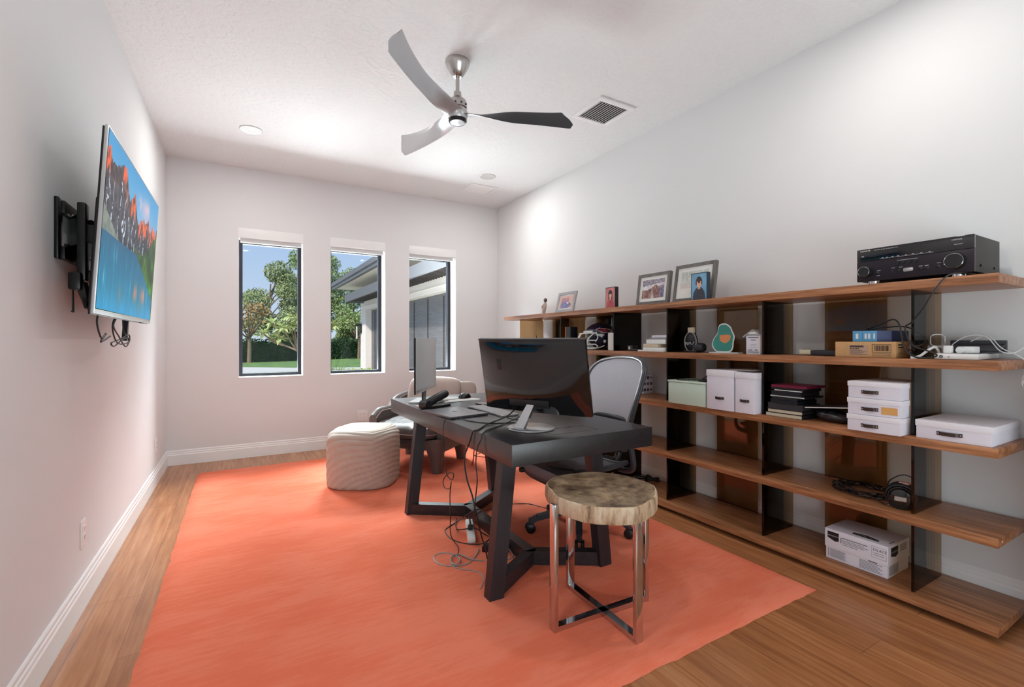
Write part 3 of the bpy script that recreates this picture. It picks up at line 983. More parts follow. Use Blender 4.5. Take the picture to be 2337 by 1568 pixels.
MB().bar(HB1, HB2, 0.06, 0.074).build('base_spine', M['ebony'], t, smooth=False, world=True)
for hb_, y in ((HB1, 1.955), (HB2, 3.2)):
    for x in (1.035, 1.705):
        e = Vector((x, y, 0.053)); d = (e - hb_).normalized()
        MB().bar(hb_ - d * 0.02, e + d * 0.0, 0.056, 0.073).build('base_bar', M['ebony_x'], t, smooth=False, world=True)

# ---------------------------------------------------------------- petrified wood stool
SX, SY = 1.388, 1.602
t = thing('side_stool', 'round petrified wood slab stool on a polished steel cross base', 'stool', (SX, SY, 0.016))
rs = np.random.default_rng(9)
prof = []
N = 64
ph = rs.uniform(0, 6.28, 6)
def slab_r(a): return 0.252 + 0.008 * math.sin(2 * a + ph[0]) + 0.006 * math.sin(3 * a + ph[1]) + 0.004 * math.sin(5 * a + ph[2]) + 0.003 * math.sin(9 * a + ph[3]) + 0.0015 * math.sin(23 * a + ph[4])
sl = MB()
zs_ = [(0.93, 0.489), (0.985, 0.493), (1.0, 0.503), (0.998, 0.53), (0.992, 0.55), (0.975, 0.558), (0.955, 0.56)]
vs = []
for (k, z) in zs_:
    for j in range(N):
        a = 2 * PI * j / N
        r = slab_r(a) * k
        vs.append((r * math.cos(a), r * math.sin(a), z))
nz = len(zs_)
sl.add(vs, [(i * N + j, i * N + (j + 1) % N, (i + 1) * N + (j + 1) % N, (i + 1) * N + j) for i in range(nz - 1) for j in range(N)])
sl.cur = 1
sl.add(vs[:N], [tuple(range(N - 1, -1, -1))])
sl.add(vs[-N:], [tuple(range(N))])
sl.build('slab_top', [M['petrified_edge'], M['petrified']], t)
for k, (x, y) in enumerate([(-0.253, 0.0), (-0.004, -0.226), (0.013, 0.24), (0.245, -0.02)]):
    a = math.atan2(y, x)
    rot = Matrix.Translation((x, y, 0)) @ Matrix.Rotation(a, 4, 'Z')
    MB().box(-0.009, 0.013, -0.019, 0.019, 0.0, 0.532, 0.004, mat4=rot).build('leg', M['chrome'], t)
for (p, q) in (((-0.25, 0.0), (0.242, -0.02)), ((-0.004, -0.222), (0.013, 0.236))):
    MB().bar((p[0], p[1], 0.012), (q[0], q[1], 0.012), 0.034, 0.022).build('cross_bar', M['chrome'], t, smooth=False)

# ---------------------------------------------------------------- task chair
t = thing('task_chair', 'grey mesh office chair on five castors behind the desk', 'office chair', (1.89, 2.395, 0.016))
def L(x, y, z): return (x, y, z)
for k in range(5):
    a = R(304 - 72 * k)
    d = Vector((math.cos(a), math.sin(a), 0))
    arm = MB()
    pts_ = [d * 0.03 + Vector((0, 0, 0.125)), d * 0.15 + Vector((0, 0, 0.115)), d * 0.28 + Vector((0, 0, 0.09)), d * 0.315 + Vector((0, 0, 0.07))]
    for i in range(3):
        arm.bar(pts_[i], pts_[i + 1], 0.042 - 0.004 * i, 0.036 - 0.003 * i)
    arm.cyl(d * 0.318 + Vector((0, 0, 0.088)), d * 0.318 + Vector((0, 0, 0.05)), 0.016, n=14)
    ao = arm.build('base_arm', M['charcoal'], t)
    s_ = Vector((-d.y, d.x, 0)); c = d * 0.322 + Vector((0, 0, 0.03))
    ca = MB()
    for sg in (-1, 1):
        ca.tube([c + s_ * (sg * 0.008), c + s_ * (sg * 0.012), c + s_ * (sg * 0.026), c + s_ * (sg * 0.03)], [0.026, 0.03, 0.03, 0.024], 20)
    ca.build('castor', M['black'], ao)
MB().cyl((0, 0, 0.06), (0, 0, 0.2), 0.032, 0.028).cyl((0, 0, 0.2), (0, 0, 0.34), 0.018).build('gas_column', M['black'], t)
me_ = MB().box(-0.13, 0.14, -0.08, 0.08, 0.31, 0.37, 0.015)
me_.bar((0.1, 0, 0.35), (0.27, 0, 0.42), 0.1, 0.04)
me_.build('tilt_mechanism', M['black'], t)
kn = MB().cyl((-0.2, 0.1, 0.4), (-0.3, 0.17, 0.385), 0.006, n=10)
kn.tube([(-0.28, 0.155, 0.388), (-0.29, 0.162, 0.387), (-0.325, 0.187, 0.38), (-0.335, 0.194, 0.378)], [0.01, 0.017, 0.017, 0.01], 14)
kn.build('tilt_lever', M['black'], t)
# seat: waterfall front at -x
seat_rows = []
for i in range(15):
    u = i / 14
    x = -0.295 + u * 0.47
    row = []
    for j in range(13):
        v = j / 12 - 0.5
        w_ = 0.49 + 0.03 * math.sin(PI * u)
        z = 0.435 - 0.055 * max(0, (0.22 - u) / 0.22) ** 1.6 + 0.03 * (2 * v) ** 4 - 0.012 * math.sin(PI * u)
        row.append((x, v * w_, z))
    seat_rows.append(row)
sm_ = MB().grid(seat_rows)
sm_.build('seat_mesh', M['seatpad'], t, fix=False)
fr_ = MB()
edge = [Vector(seat_rows[0][j]) for j in range(13)] + [Vector(r_[12]) for r_ in seat_rows[1:]] + [Vector(seat_rows[-1][j]) for j in range(11, -1, -1)] + [Vector(r_[0]) for r_ in seat_rows[-2:0:-1]]
fr_.tube([p + Vector((0, 0, -0.006)) for p in edge], 0.016, 8, closed=True)
under = [[(p[0] + 0.01, p[1] * 0.95, p[2] - 0.05 + 0.02 * abs(k / 14 - 0.5)) for p in r_] for k, r_ in enumerate(seat_rows)]
fr_.grid(under)
fr_.grid([seat_rows[0], [(p[0] + 0.012, p[1], p[2] - 0.045) for p in seat_rows[0]]])
fr_.build('seat_frame', M['charcoal'], t)
bo_ = MB().box(-0.315, -0.13, -0.255, 0.255, 0.368, 0.442, 0.03)
bo_.build('front_bolster', M['seatpad'], t)
MB().tube(spline([(-0.27, -0.02, 0.441), (-0.25, -0.08, 0.443), (-0.22, -0.14, 0.443), (-0.18, -0.18, 0.441)], 5), 0.008, 8).build('seat_slot', M['black'], t)
# back: outline in (y, z), leaning back with z
def back_x(z): return 0.235 + (z - 0.5) * 0.2 + 0.05 * ((z - 0.8) / 0.3) ** 2
outl = [(-0.12, 0.51), (-0.16, 0.6), (-0.2, 0.72), (-0.238, 0.85), (-0.256, 0.95), (-0.25, 1.03), (-0.2, 1.085), (-0.1, 1.11), (0.0, 1.115)]
outl = outl + [(-y, z) for y, z in outl[-2::-1]]
rim = spline([(back_x(z) - 0.055 * (abs(y) / 0.25) ** 2, y, z - 0.016) for y, z in outl], 4)
MB().tube(rim, 0.0135, 10).tube([p + Vector((0.016, 0, 0)) for p in rim], 0.015, 10).build('back_frame', M['charcoal'], t)
MB().tube([p + Vector((-0.0105, 0, 0)) for p in rim], 0.006, 8).build('back_trim', M['silver'], t)
bm_ = MB()
rows = []
zz = [0.49 + 0.606 * k / 22 for k in range(23)]
def half_w(z):
    pr_ = sorted([(q.z, abs(q.y)) for q in rim])
    for (a, b_) in zip(pr_[:-1], pr_[1:]):
        if a[0] <= z <= b_[0]:
            return a[1] + (b_[1] - a[1]) * (z - a[0]) / max(1e-6, b_[0] - a[0])
    return pr_[-1][1]
rw = {}
for q in rim:
    if q.y <= 0.0001: rw[q.z] = -q.y
zk = sorted(rw)
for z in zz:
    z = min(max(z, zk[0]), zk[-1] - 0.001)
    hw = np.interp(z, zk, [rw[k] for k in zk])
    rows.append([(back_x(z + 0.016) - 0.055 * (abs(v * hw) / 0.25) ** 2 - 0.004, v * hw, z) for v in [k / 10 - 1 for k in range(21)]])
bm_.grid(rows)
bm_.build('back_mesh', M['mesh'], t, fix=False)
sp_ = MB().tube(spline([(0.2, 0, 0.36), (0.33, 0, 0.42), (0.34, 0, 0.55), (0.3, 0, 0.7)], 5), 0.022, 10)
sp_.tube(spline([(0.3, 0, 0.56), (0.27, -0.08, 0.53), (0.235, -0.12, 0.5)], 5), 0.016, 8).tube(spline([(0.3, 0, 0.56), (0.27, 0.08, 0.53), (0.235, 0.12, 0.5)], 5), 0.016, 8)
sp_.build('back_spine', M['black'], t)
MB().blob((0.265, 0, 0.66), (0.018, 0.19, 0.06), 0.6).build('lumbar_pad', M['black'], t)
for sg in (-1, 1):
    ar = MB().tube(spline([(0.2, sg * 0.12, 0.4), (0.2, sg * 0.22, 0.4), (0.18, sg * 0.3, 0.44), (0.15, sg * 0.315, 0.56), (0.12, sg * 0.312, 0.68)], 6), [0.02 - 0.0002 * k for k in range(25)], 10)
    ao = ar.build('arm_support', M['charcoal'], t)
    MB().blob((0.06, sg * 0.315, 0.695), (0.14, 0.05, 0.018), 0.6).build('arm_pad', M['black'], ao)

# ---------------------------------------------------------------- pouf
PX, PY = 0.925, 4.14
pz0 = 0.016
t = thing('pouf', 'taupe quilted velvet pouf with wavy ribs beside the desk', 'pouf', (PX, PY, pz0), R(-30))
H_, RAD = 0.47, 0.302
rows = []
NA = 160
profile = []
for k in range(10): profile.append((1.0 + 0.012 * math.sin(PI * k / 9), 0.03 + (H_ - 0.11) * k / 9))
for k in range(1, 12):
    a = PI / 2 * k / 11
    profile.append((1.0 - 0.32 * (1 - math.cos(a)), H_ - 0.08 + 0.08 * math.sin(a)))
for k in range(1, 9): profile.append((0.68 * (1 - k / 8.0) + 0.001, H_ + 0.006 * k / 8))
dense = []
for (a, c) in zip(profile[:-1], profile[1:]):
    for q in range(3): dense.append((a[0] + (c[0] - a[0]) * q / 3, a[1] + (c[1] - a[1]) * q / 3))
dense.append(profile[-1])
profile = [(0.93, 0.0), (0.985, 0.012)] + dense
arc = 0
prevp = None
for (k, z) in profile:
    if prevp: arc += math.hypot((k - prevp[0]) * RAD, z - prevp[1])
    prevp = (k, z)
    row = []
    for j in range(NA + 1):
        a = 2 * PI * j / NA
        cs_, sn_ = math.cos(a), math.sin(a)
        rr = RAD / ((abs(cs_) ** 3.0 + abs(sn_) ** 3.0) ** (1 / 3.0)) * 0.93
        x, y = rr * k * cs_, rr * k * sn_
        s_ = (x + 0.31)
        ph_ = arc * (0.55 + 0.75 * min(1, s_ / 0.45)) - 0.72 * math.sqrt(max(s_, 0)) + 0.05 * math.sin(6 * y)
        rib = abs(math.sin(PI * ph_ / 0.054))
        amp = 0.0085 * min(1, arc / 0.05) * min(1, (k + 0.05))
        dd = amp * (rib ** 0.7 - 0.6)
        nz_ = 0 if z < H_ - 0.08 else (z - (H_ - 0.08)) / 0.08
        nz_ = min(1, nz_)
        row.append((x + dd * cs_ * (1 - nz_), y + dd * sn_ * (1 - nz_), z + dd * nz_))
    rows.append(row)
MB().grid(rows).build('cover', M['pouf'], t)
MB().lathe([(0.0, 0.0), (0.26, 0.0), (0.27, 0.014), (0.0, 0.014)], n=40).build('base', M['black'], t)

# ---------------------------------------------------------------- lounge chair
AX, AY = 1.575, 4.51
t = thing('lounge_chair', 'grey leather lounge chair with pleated cushion in the window corner', 'armchair', (AX, AY, 0.016), R(-49.75))
# local: front is -y, right is +x
def shell_path(n=40):
    """U from right front along the back to left front: (x, y)"""
    out = []
    for k in range(n + 1):
        s = k / n
        if s < 0.3:
            u = s / 0.3; out.append((0.37, -0.30 + u * 0.42))
        elif s < 0.7:
            a = PI * (s - 0.3) / 0.4; out.append((0.37 * math.cos(a), 0.12 + 0.27 * math.sin(a)))
        else:
            u = (s - 0.7) / 0.3; out.append((-0.37, 0.12 - u * 0.42))
    return out
sp = shell_path()
sh = MB()
ring_rows = []
n = len(sp)
for k, (x, y) in enumerate(sp):
    s = k / (n - 1)
    a = Vector(sp[min(k + 1, n - 1)]) - Vector(sp[max(k - 1, 0)])
    nr = Vector((a.y, -a.x)).normalized()     # outward
    hb_ = math.sin(PI * min(1, max(0, (s - 0.22) / 0.56))) if 0.22 < s < 0.78 else 0
    ztop = 0.555 + 0.16 * hb_ - 0.06 * max(0, 1 - min(s, 1 - s) / 0.06)
    zbot = 0.20
    th = 0.042
    lean = 0.07 * hb_
    sec = []
    zm_ = ztop - th
    prof_ = [(-th, zbot), (-th, zbot + 0.12), (-th + lean * .6, (zbot + zm_) / 2)] + [(-th * math.cos(PI * q / 10) + lean, zm_ + th * math.sin(PI * q / 10)) for q in range(11)] + [(th + lean * .6, (zbot + zm_) / 2), (th, zbot + 0.12), (th, zbot)]
    for (o_, z) in prof_:
        sec.append((x + nr.x * o_, y + nr.y * o_, z))
    ring_rows.append(sec + [sec[0]])
sh.grid(ring_rows)
sh.add(ring_rows[0][:-1], [tuple(range(17))]); sh.add(ring_rows[-1][:-1], [tuple(range(17))])
sh.box(-0.35, 0.35, -0.36, 0.3, 0.2, 0.3, 0.04)
sh.build('shell', M['taupe'], t)
pip = MB()
for side in (4, 12):
    pip.tube([Vector(r_[side]) for r_ in ring_rows], 0.005, 6)
pip.build('piping', M['taupel'], t)
# seat cushion with pleats running front to back
def seat_fn(q, p):
    pl = 0.016 * abs(math.sin(q.x * 46 + 9 * q.y)) ** .6 * max(0, min(1, (-q.y - 0.08) / 0.14))
    q = Vector(q)
    q.z += -pl * (1 if p[2] > -0.3 else 0.3) + (0.02 * math.cos(q.x * 3.5) * math.cos(q.y * 3.2) if p[2] > 0 else 0)
    return q
sc_ = MB().blob((0, -0.06, 0.37), (0.335, 0.36, 0.075), 0.42, 220, 32, fn=seat_fn).build('seat_cushion', M['taupe'], t)
MB().tube([(0.333 * math.copysign(abs(math.cos(a)) ** 0.42, math.cos(a)), -0.06 + 0.358 * math.copysign(abs(math.sin(a)) ** 0.42, math.sin(a)), 0.352) for a in [2 * PI * k / 60 for k in range(60)]], 0.005, 6, closed=True).build('cushion_piping', M['taupel'], sc_)
tilt = Matrix.Translation((0.0, 0.26, 0.62)) @ Matrix.Rotation(R(-14), 4, 'X')
MB().blob((0, 0, 0), (0.31, 0.085, 0.215), 0.45, 48, 24, mat4=tilt).build('back_cushion', M['taupel'], t)
pt = Matrix.Translation((0.34, 0.3, 0.66)) @ Matrix.Rotation(R(28), 4, 'Z') @ Matrix.Rotation(R(-10), 4, 'X')
MB().blob((0, 0, 0), (0.11, 0.035, 0.13), 0.55, 32, 18, mat4=pt).build('side_pillow', M['taupel'], t)
for (x, y) in ((0.33, -0.31), (-0.33, -0.31), (0.3, 0.26), (-0.3, 0.26)):
    MB().tube([(x * 0.93, y * 0.93, 0.3), (x * 0.97, y * 0.97, 0.2), (x, y, 0.1), (x * 1.01, y * 1.01, 0.0)], [0.1, 0.085, 0.058, 0.047], 18).build('leg', M['taupe'], t)

# ---------------------------------------------------------------- copper side table
t = thing('side_table', 'small round side table on thin copper legs behind the desk', 'side table', (2.14, 4.1, 0.016))
MB().lathe([(0, 0.40), (0.2, 0.40), (0.205, 0.41), (0.2, 0.42), (0, 0.42)], n=40).build('table_top', M['taupel'], t)
for k in range(4):
    a = R(168 - 90 * k)
    d = Vector((math.cos(a), math.sin(a), 0))
    MB().tube([d * 0.15 + Vector((0, 0, 0.40)), d * 0.18 + Vector((0, 0, 0.06)), d * 0.19], [0.006, 0.006, 0.009], 10).build('leg', M['copper'], t)
MB().tube([Vector((math.cos(R(168 - 90 * k)), math.sin(R(168 - 90 * k)), 0)) * 0.176 + Vector((0, 0, 0.09)) for k in range(4)], 0.004, 8, closed=True).build('stretcher', M['copper'], t)

# ---------------------------------------------------------------- television and mount
TVM = frame_mat((-0.452, 2.908, 1.689), (0, 1, 0), (0.0593, 0, 0.9982))
t = thing('television', 'large silver-framed television showing a mountain lake, tilted on the left wall', 'television', (-0.46, 2.908, 1.33))
hw, hh = 0.617, 0.3575
MB().box(-hw, hw, -hh, hh, -0.012, 0.0, 0.002, mat4=TVM).build('panel', M['silver'], t, world=True)
MB().box(-hw + 0.006, hw - 0.006, -hh + 0.018, hh - 0.005, 0.0, 0.0006, mat4=TVM).build('screen_glass', M['blackg'], t, smooth=False, world=True)
bk_ = MB().box(-hw + 0.004, hw - 0.004, -hh - 0.004, hh - 0.004, -0.02, -0.012, 0.003, mat4=TVM).box(-0.45, 0.45, -0.345, 0.12, -0.06, -0.02, 0.01, mat4=TVM)
bk_.build('back_cover', M['blackm'], t, world=True)
MB().box(0.34, 0.42, -hh - 0.006, -hh, -0.01, -0.002, mat4=TVM).build('sensor', M['black'], t, smooth=False, world=True)
def tv_paint(u, v):
    n1 = vnoise(u * 1.78, v, 9, 1); n2 = vnoise(u * 1.78, v, 28, 2); n3 = vnoise(u * 1.78, v, 60, 3)
    wl_ = 0.445 + 0 * u            # water line
    sky = mixc(C3(52, 150, 205), C3(150, 190, 225), np.clip((0.98 - v) * 1.9, 0, 1))
    cl = np.exp(-((u - .70) / .09) ** 2 - ((v - .80) / .09) ** 2) * n1 * 1.6 + np.exp(-((u - .55) / .05) ** 2 - ((v - .83) / .05) ** 2) * n2
    out = mixc(sky, C3(240, 190, 200), cl)
    # ridge line: tall crag on the left falling to the right in teeth
    px_ = np.array([0, .03, .06, .10, .16, .20, .24, .28, .33, .37, .41, .44, .47, .51, .55, .59, .62, .65, .68, .72, .76, .79, .83, .86, .90, .94, .97, 1.0])
    pz_ = np.array([.89, .92, .86, .85, .88, .90, .935, .92, .80, .76, .80, .845, .80, .69, .66, .72, .70, .765, .73, .74, .79, .72, .70, .785, .74, .76, .68, .64])
    ridge = np.interp(u, px_, pz_) + (n3 - .5) * 0.03
    rock = mixc(C3(28, 32, 44), C3(92, 94, 104), n2 * 0.9 + n3 * 0.35 - 0.25)
    sunlit = np.clip((v - ridge + 0.15) / 0.05, 0, 1) * np.clip((n1 * .8 + n2 * .6) * 1.7 - .35, 0, 1) * np.where((u > .23) & (u < .32) | (u > .39) & (u < .48) | (u > .56) & (u < .97) | (u < .045), 1, .12)
    rock = mixc(rock, C3(238, 96, 44), sunlit)
    snow = (np.abs(np.sin(u * 40 + n1 * 3) - .2) < .16) & (v < ridge - .1) & (n3 > .45)
    rock = np.where(snow[:, None], C3(196, 208, 222), rock)
    m_ = (v < ridge)
    out = np.where(m_[:, None], rock, out)
    scree = (v < wl_ + 0.14 - 0.62 * u) & (v < ridge)
    out = np.where(scree[:, None], mixc(C3(96, 112, 106), C3(140, 146, 132), n2), out)
    # lake
    w0 = v < wl_
    st = vnoise(u * 1.78, v * .12, 46, 5)
    lake = mixc(C3(8, 92, 128), C3(20, 150, 190), np.clip((wl_ - v) * 2.4, 0, 1) * (0.55 + 0.6 * st))
    lake = mixc(lake, C3(120, 196, 220), np.clip((st - .72) * 3, 0, .7) * np.clip((wl_ - v) * 6, 0, 1))
    rfl = (np.exp(-((u - .58) / .045) ** 2) + np.exp(-((u - .74) / .05) ** 2)) * np.exp(-((v - .17) / .07) ** 2) + .5 * np.exp(-((u - .3) / .03) ** 2 - ((v - .1) / .08) ** 2) + .5 * np.exp(-((u - .68) / .05) ** 2 - ((v - .05) / .05) ** 2)
    lake = mixc(lake, C3(224, 130, 108), rfl * (.6 + .5 * st))
    lake = mixc(lake, C3(16, 150, 210), np.clip((.13 - v) * 5, 0, .6))
    out = np.where(w0[:, None], lake, out)
    # wooded bank on the right
    bank = (u > 0.50 + 0.48 * np.clip((0.47 - v) / 0.30, 0, 1) ** .9) & (v < 0.475 + 0.31 * np.clip((u - .6) / .4, 0, 1) ** 1.9 + (n3 - .5) * .04 + 0.02 * np.sin(u * 90))
    tr_ = vnoise(u * 1.78 * 3, v * .5, 40, 8)
    green = mixc(C3(18, 44, 20), C3(72, 128, 36), tr_ * n1 * 1.9)
    green = mixc(green, C3(70, 190, 30), np.exp(-((u - .9) / .07) ** 2 - ((v - .24) / .08) ** 2) * tr_)
    out = np.where(bank[:, None], green, out)
    return out
painted('screen_image', t, TVM @ Vector((-hw + 0.009, -hh + 0.021, 0.0011)), TVM.to_3x3() @ Vector((1, 0, 0)), TVM.to_3x3() @ Vector((0, 1, 0)), 2 * hw - 0.018, 2 * hh - 0.029, 320, 190, tv_paint, M['tvpic'])

t = thing('television_mount', 'black steel swivel arm mount holding the television off the left wall', 'television mount', (XL, 2.85, 1.45))
fr_ = MB()
x0 = XL
for (y0, y1) in ((2.485, 2.545), (3.19, 3.25)):
    fr_.box(x0, x0 + 0.014, y0, y1, 1.555, 1.80, 0.005)
fr_.box(x0, x0 + 0.022, 2.53, 3.2, 1.745, 1.795, 0.004).box(x0, x0 + 0.022, 2.53, 3.2, 1.56, 1.61, 0.004)
fr_.box(x0 + 0.02, x0 + 0.03, 2.53, 3.2, 1.735, 1.745).box(x0 + 0.02, x0 + 0.03, 2.53, 3.2, 1.61, 1.62)
fr_.build('wall_frame', M['blackm'], t, world=True)
cr = MB()
for yy in (2.62, 2.68): cr.box(x0 + 0.022, x0 + 0.026, yy, yy + 0.04, 1.752, 1.76).box(x0 + 0.022, x0 + 0.026, yy, yy + 0.04, 1.567, 1.574)
cr.build('rail_slot', M['chrome'], t, smooth=False, world=True)
ub = MB().box(-0.566, -0.538, 2.475, 2.53, 1.47, 1.785, 0.008).box(-0.585, -0.545, 2.44, 2.5, 1.43, 1.5, 0.01)
ub.build('tilt_bracket', M['blackm'], t, world=True)
hk = MB().box(-0.54, -0.505, 2.49, 2.55, 1.63, 1.7, 0.004).bar((-0.54, 2.52, 1.7), (-0.497, 2.6, 1.68), 0.02, 0.05).bar((-0.6, 2.6, 1.68), (-0.56, 2.52, 1.68), 0.03, 0.12).bar((-0.6, 2.62, 1.6), (-0.56, 2.52, 1.56), 0.03, 0.06)
hk.build('swivel_arm', M['blackm'], t, world=True)
tb_ = MB()
for yy in (2.55, 3.19): tb_.bar((-0.536, yy, 1.23 if yy > 3 else 1.36), (-0.495, yy, 1.93), 0.022, 0.03, up=(0, 1, 0))
tb_.build('screen_rail', M['blackm'], t, world=True)
bl = MB()
for z in (1.705, 1.65): bl.cyl((-0.535, 2.51, z), (-0.529, 2.505, z), 0.006, n=10)
bl.build('bolt', M['chrome'], t, world=True)
st_ = MB().tube(spline([(-0.555, 2.49, 1.46), (-0.54, 2.48, 1.4), (-0.53, 2.44, 1.36)], 4), [0.02, 0.02, 0.018, 0.016, 0.014, 0.012, 0.01, 0.008, 0.005], 6).tube([(-0.575, 2.47, 1.43), (-0.572, 2.46, 1.35), (-0.572, 2.455, 1.345)], [0.003, 0.004, 0.006], 6)
st_.build('pull_strap', M['black'], t, world=True)
cb_ = MB()
cb_.tube(spline([(-0.5, 2.49, 1.36), (-0.5, 2.46, 1.3), (-0.5, 2.53, 1.24), (-0.5, 2.6, 1.26), (-0.5, 2.52, 1.225), (-0.5, 2.68, 1.25)], 6), 0.0035, 6)
cb_.tube(spline([(-0.5, 2.8, 1.36), (-0.5, 2.72, 1.29), (-0.5, 2.82, 1.22), (-0.5, 3.05, 1.22), (-0.5, 3.08, 1.26), (-0.5, 2.85, 1.235), (-0.5, 2.7, 1.22), (-0.5, 2.76, 1.205), (-0.5, 2.95, 1.24), (-0.5, 3.1, 1.24), (-0.5, 3.0, 1.2), (-0.5, 2.85, 1.25), (-0.5, 2.74, 1.3), (-0.5, 2.86, 1.36)], 6), 0.0032, 6)
cb_.tube(spline([(-0.5, 2.93, 1.36), (-0.5, 2.95, 1.28), (-0.5, 3.04, 1.25), (-0.5, 3.08, 1.23)], 6), 0.003, 6)
solo('cable_bundle', cb_, M['cable'], 'tangled black cables hanging below the television', 'cable')

# ---------------------------------------------------------------- bookcase
BX0, BX1, BY0, BY1 = 2.64, 3.034, 0.645, 4.735
SH = [(1.466, 1.505), (1.107, 1.147), (0.752, 0.792), (0.39, 0.428), (0.03, 0.067)]
t = thing('bookcase', 'long walnut open bookcase with smoked bronze glass uprights along the right wall', 'bookcase', (2.837, 2.69, 0))
for i, (z0, z1) in enumerate(SH):
    s_ = MB().box(BX0, BX1, BY0, BY1, z0, z1, 0.0015).build('shelf', M['walnut'], t, world=True)
    if i == 3:
        MB().cyl((BX0 + 0.045, BY0 - 0.001, 0.41), (BX0 + 0.045, BY0, 0.41), 0.004, n=12).build('fixing', M['white'], s_, world=True)
DIV = [0.934, 1.652, 2.375, 2.938, 3.69, 4.45]
BACKS = [(1.166, 1.474), (1.895, 2.204), (3.22, 3.547), (4.0, 4.29)]
for i in range(4):
    z0, z1 = SH[i + 1][1], SH[i][0]
    for y in DIV:
        MB().box(2.69, 3.0, y, y + 0.012, z0, z1).build('glass_upright', M['bronze'], t, smooth=False, world=True)
    for y0, y1 in BACKS:
        MB().box(3.012, 3.02, y0, y1, z0, z1).build('glass_back', M['bronze'], t, smooth=False, world=True)
for y in (0.9, 2.35, 3.0, 4.5):
    MB().box(2.7, 3.0, y - 0.06, y + 0.06, 0.0, 0.03).build('plinth', M['black'], t, smooth=False, world=True)

# ---------------------------------------------------------------- things on the bookcase
S1, S2, S3, S4, S5 = [s[1] for s in SH]

# receiver
RX0, RX1, RY0, RY1 = 2.68, 3.0, 0.727, 1.162
rz0, rz1 = 1.525, 1.682
t = thing('av_receiver', 'black audio receiver with two round knobs on the bookcase top', 'receiver', (2.84, 0.945, S1))
RCV = t
MB().box(RX0 + 0.012, RX1, RY0 + 0.002, RY1 - 0.002, rz0, rz1, 0.002).build('case', mat('grey_steel_case', (58, 57, 54), 0.5, 0.3), t, world=True)
zm = rz0 + 0.098
MB().box(RX0, RX0 + 0.014, RY0, RY1, zm, rz1 + 0.001, 0.002).build('display_panel', M['blackg'], t, world=True)
MB().box(RX0 - 0.001, RX0 + 0.014, RY0, RY1, rz0 - 0.002, zm - 0.001, 0.003).build('lower_panel', mat('brushed_aubergine', (42, 36, 44), 0.32, 0.5, var=0.08), t, world=True)
def fy(k): return RY1 - k * (RY1 - RY0)      # fraction from the left edge of the front
for k, zc_, r_, nm in ((0.085, rz0 + 0.045, 0.026, 'input_knob'), (0.86, rz0 + 0.05, 0.034, 'volume_knob')):
    kn = MB().tube([(RX0 - 0.001, fy(k), zc_), (RX0 - 0.004, fy(k), zc_), (RX0 - 0.004, fy(k), zc_), (RX0 - 0.022, fy(k), zc_), (RX0 - 0.024, fy(k), zc_)], [r_ * 1.12, r_ * 1.1, r_, r_ * 0.94, r_ * 0.86], 40)
    ko = kn.build(nm, M['black'], t, world=True)
    MB().tube([(RX0 - 0.0225 + 0.001 * math.cos(a * 0), fy(k) + r_ * 0.93 * math.cos(a), zc_ + r_ * 0.93 * math.sin(a)) for a in [2 * PI * q / 40 for q in range(40)]], 0.0012, 6, closed=True).build('knob_rim', M['chrome'], ko, world=True)
tx = MB()
xx = RX0 - 0.0008
tx.text('YAMAHA', 0.011, on_left((xx, fy(0.03), rz1 - 0.012)))
tx.text('NATURAL SOUND  AV RECEIVER  RX-V', 0.0055, on_left((xx, fy(0.17), rz1 - 0.0115)))
tx.text('AVENTAGE', 0.007, on_left((xx, fy(0.83), rz1 - 0.016)))
tx.text('PURE DIRECT', 0.005, on_left((xx, fy(0.85), rz1 - 0.036)))
tx.box(xx, xx + 0.0006, fy(0.69), fy(0.22), zm + 0.0035, zm + 0.0043)
for k in (0.24, 0.28, 0.33, 0.38, 0.45, 0.51, 0.58, 0.65):
    tx.box(xx, xx + 0.0006, fy(k + 0.02), fy(k), zm + 0.007, zm + 0.0085)
tx.box(xx, xx + 0.0006, fy(0.07), fy(0.045), rz1 - 0.036, rz1 - 0.033)
xx = RX0 - 0.002
for k, dz in ((0.2, 0.045), (0.33, 0.05), (0.40, 0.05), (0.57, 0.045), (0.62, 0.045), (0.72, 0.05)):
    tx.box(xx, xx + 0.0006, fy(k + 0.032), fy(k), rz0 + dz, rz0 + dz + 0.0015)
tx.box(xx, xx + 0.0006, fy(0.56), fy(0.38), rz0 + 0.083, rz0 + 0.0842)
tx.box(xx, xx + 0.0006, fy(0.225), fy(0.195), rz0 + 0.02, rz0 + 0.022)
tx.build('lettering', M['whiteink'], t, smooth=False, world=True, fix=False)
for k in (0.39, 0.44, 0.49, 0.545):
    MB().tube([(RX0 - 0.001, fy(k), rz0 + 0.072), (RX0 - 0.005, fy(k), rz0 + 0.072)], [0.007, 0.006], 16).build('button', M['black'], t, world=True)
for k, w_ in ((0.34, 0.005), (0.40, 0.004), (0.205, 0.008), (0.585, 0.008), (0.64, 0.008), (0.735, 0.006)):
    MB().box(RX0 - 0.003, RX0, fy(k) - w_, fy(k) + w_, rz0 + 0.028, rz0 + 0.042, 0.001).build('jack', M['blackg'], t, world=True)
MB().box(RX0 - 0.0035, RX0, fy(0.525), fy(0.44), rz0 + 0.027, rz0 + 0.045, 0.006).build('port_cover', M['silver'], t, world=True)
sc_ = MB()
for x in (2.76, 2.93): sc_.cyl((x, RY0 + 0.002, rz0 + 0.03), (x, RY0 - 0.002, rz0 + 0.03), 0.005, n=12)
sc_.build('case_screw', M['blackm'], t, world=True)
for x in (2.71, 2.95):
    for y in (0.785, 1.1):
        MB().lathe([(0.0, S1), (0.022, S1), (0.024, rz0), (0.0, rz0)], (x, y, 0)).build('foot', M['chrome'], t, world=True)

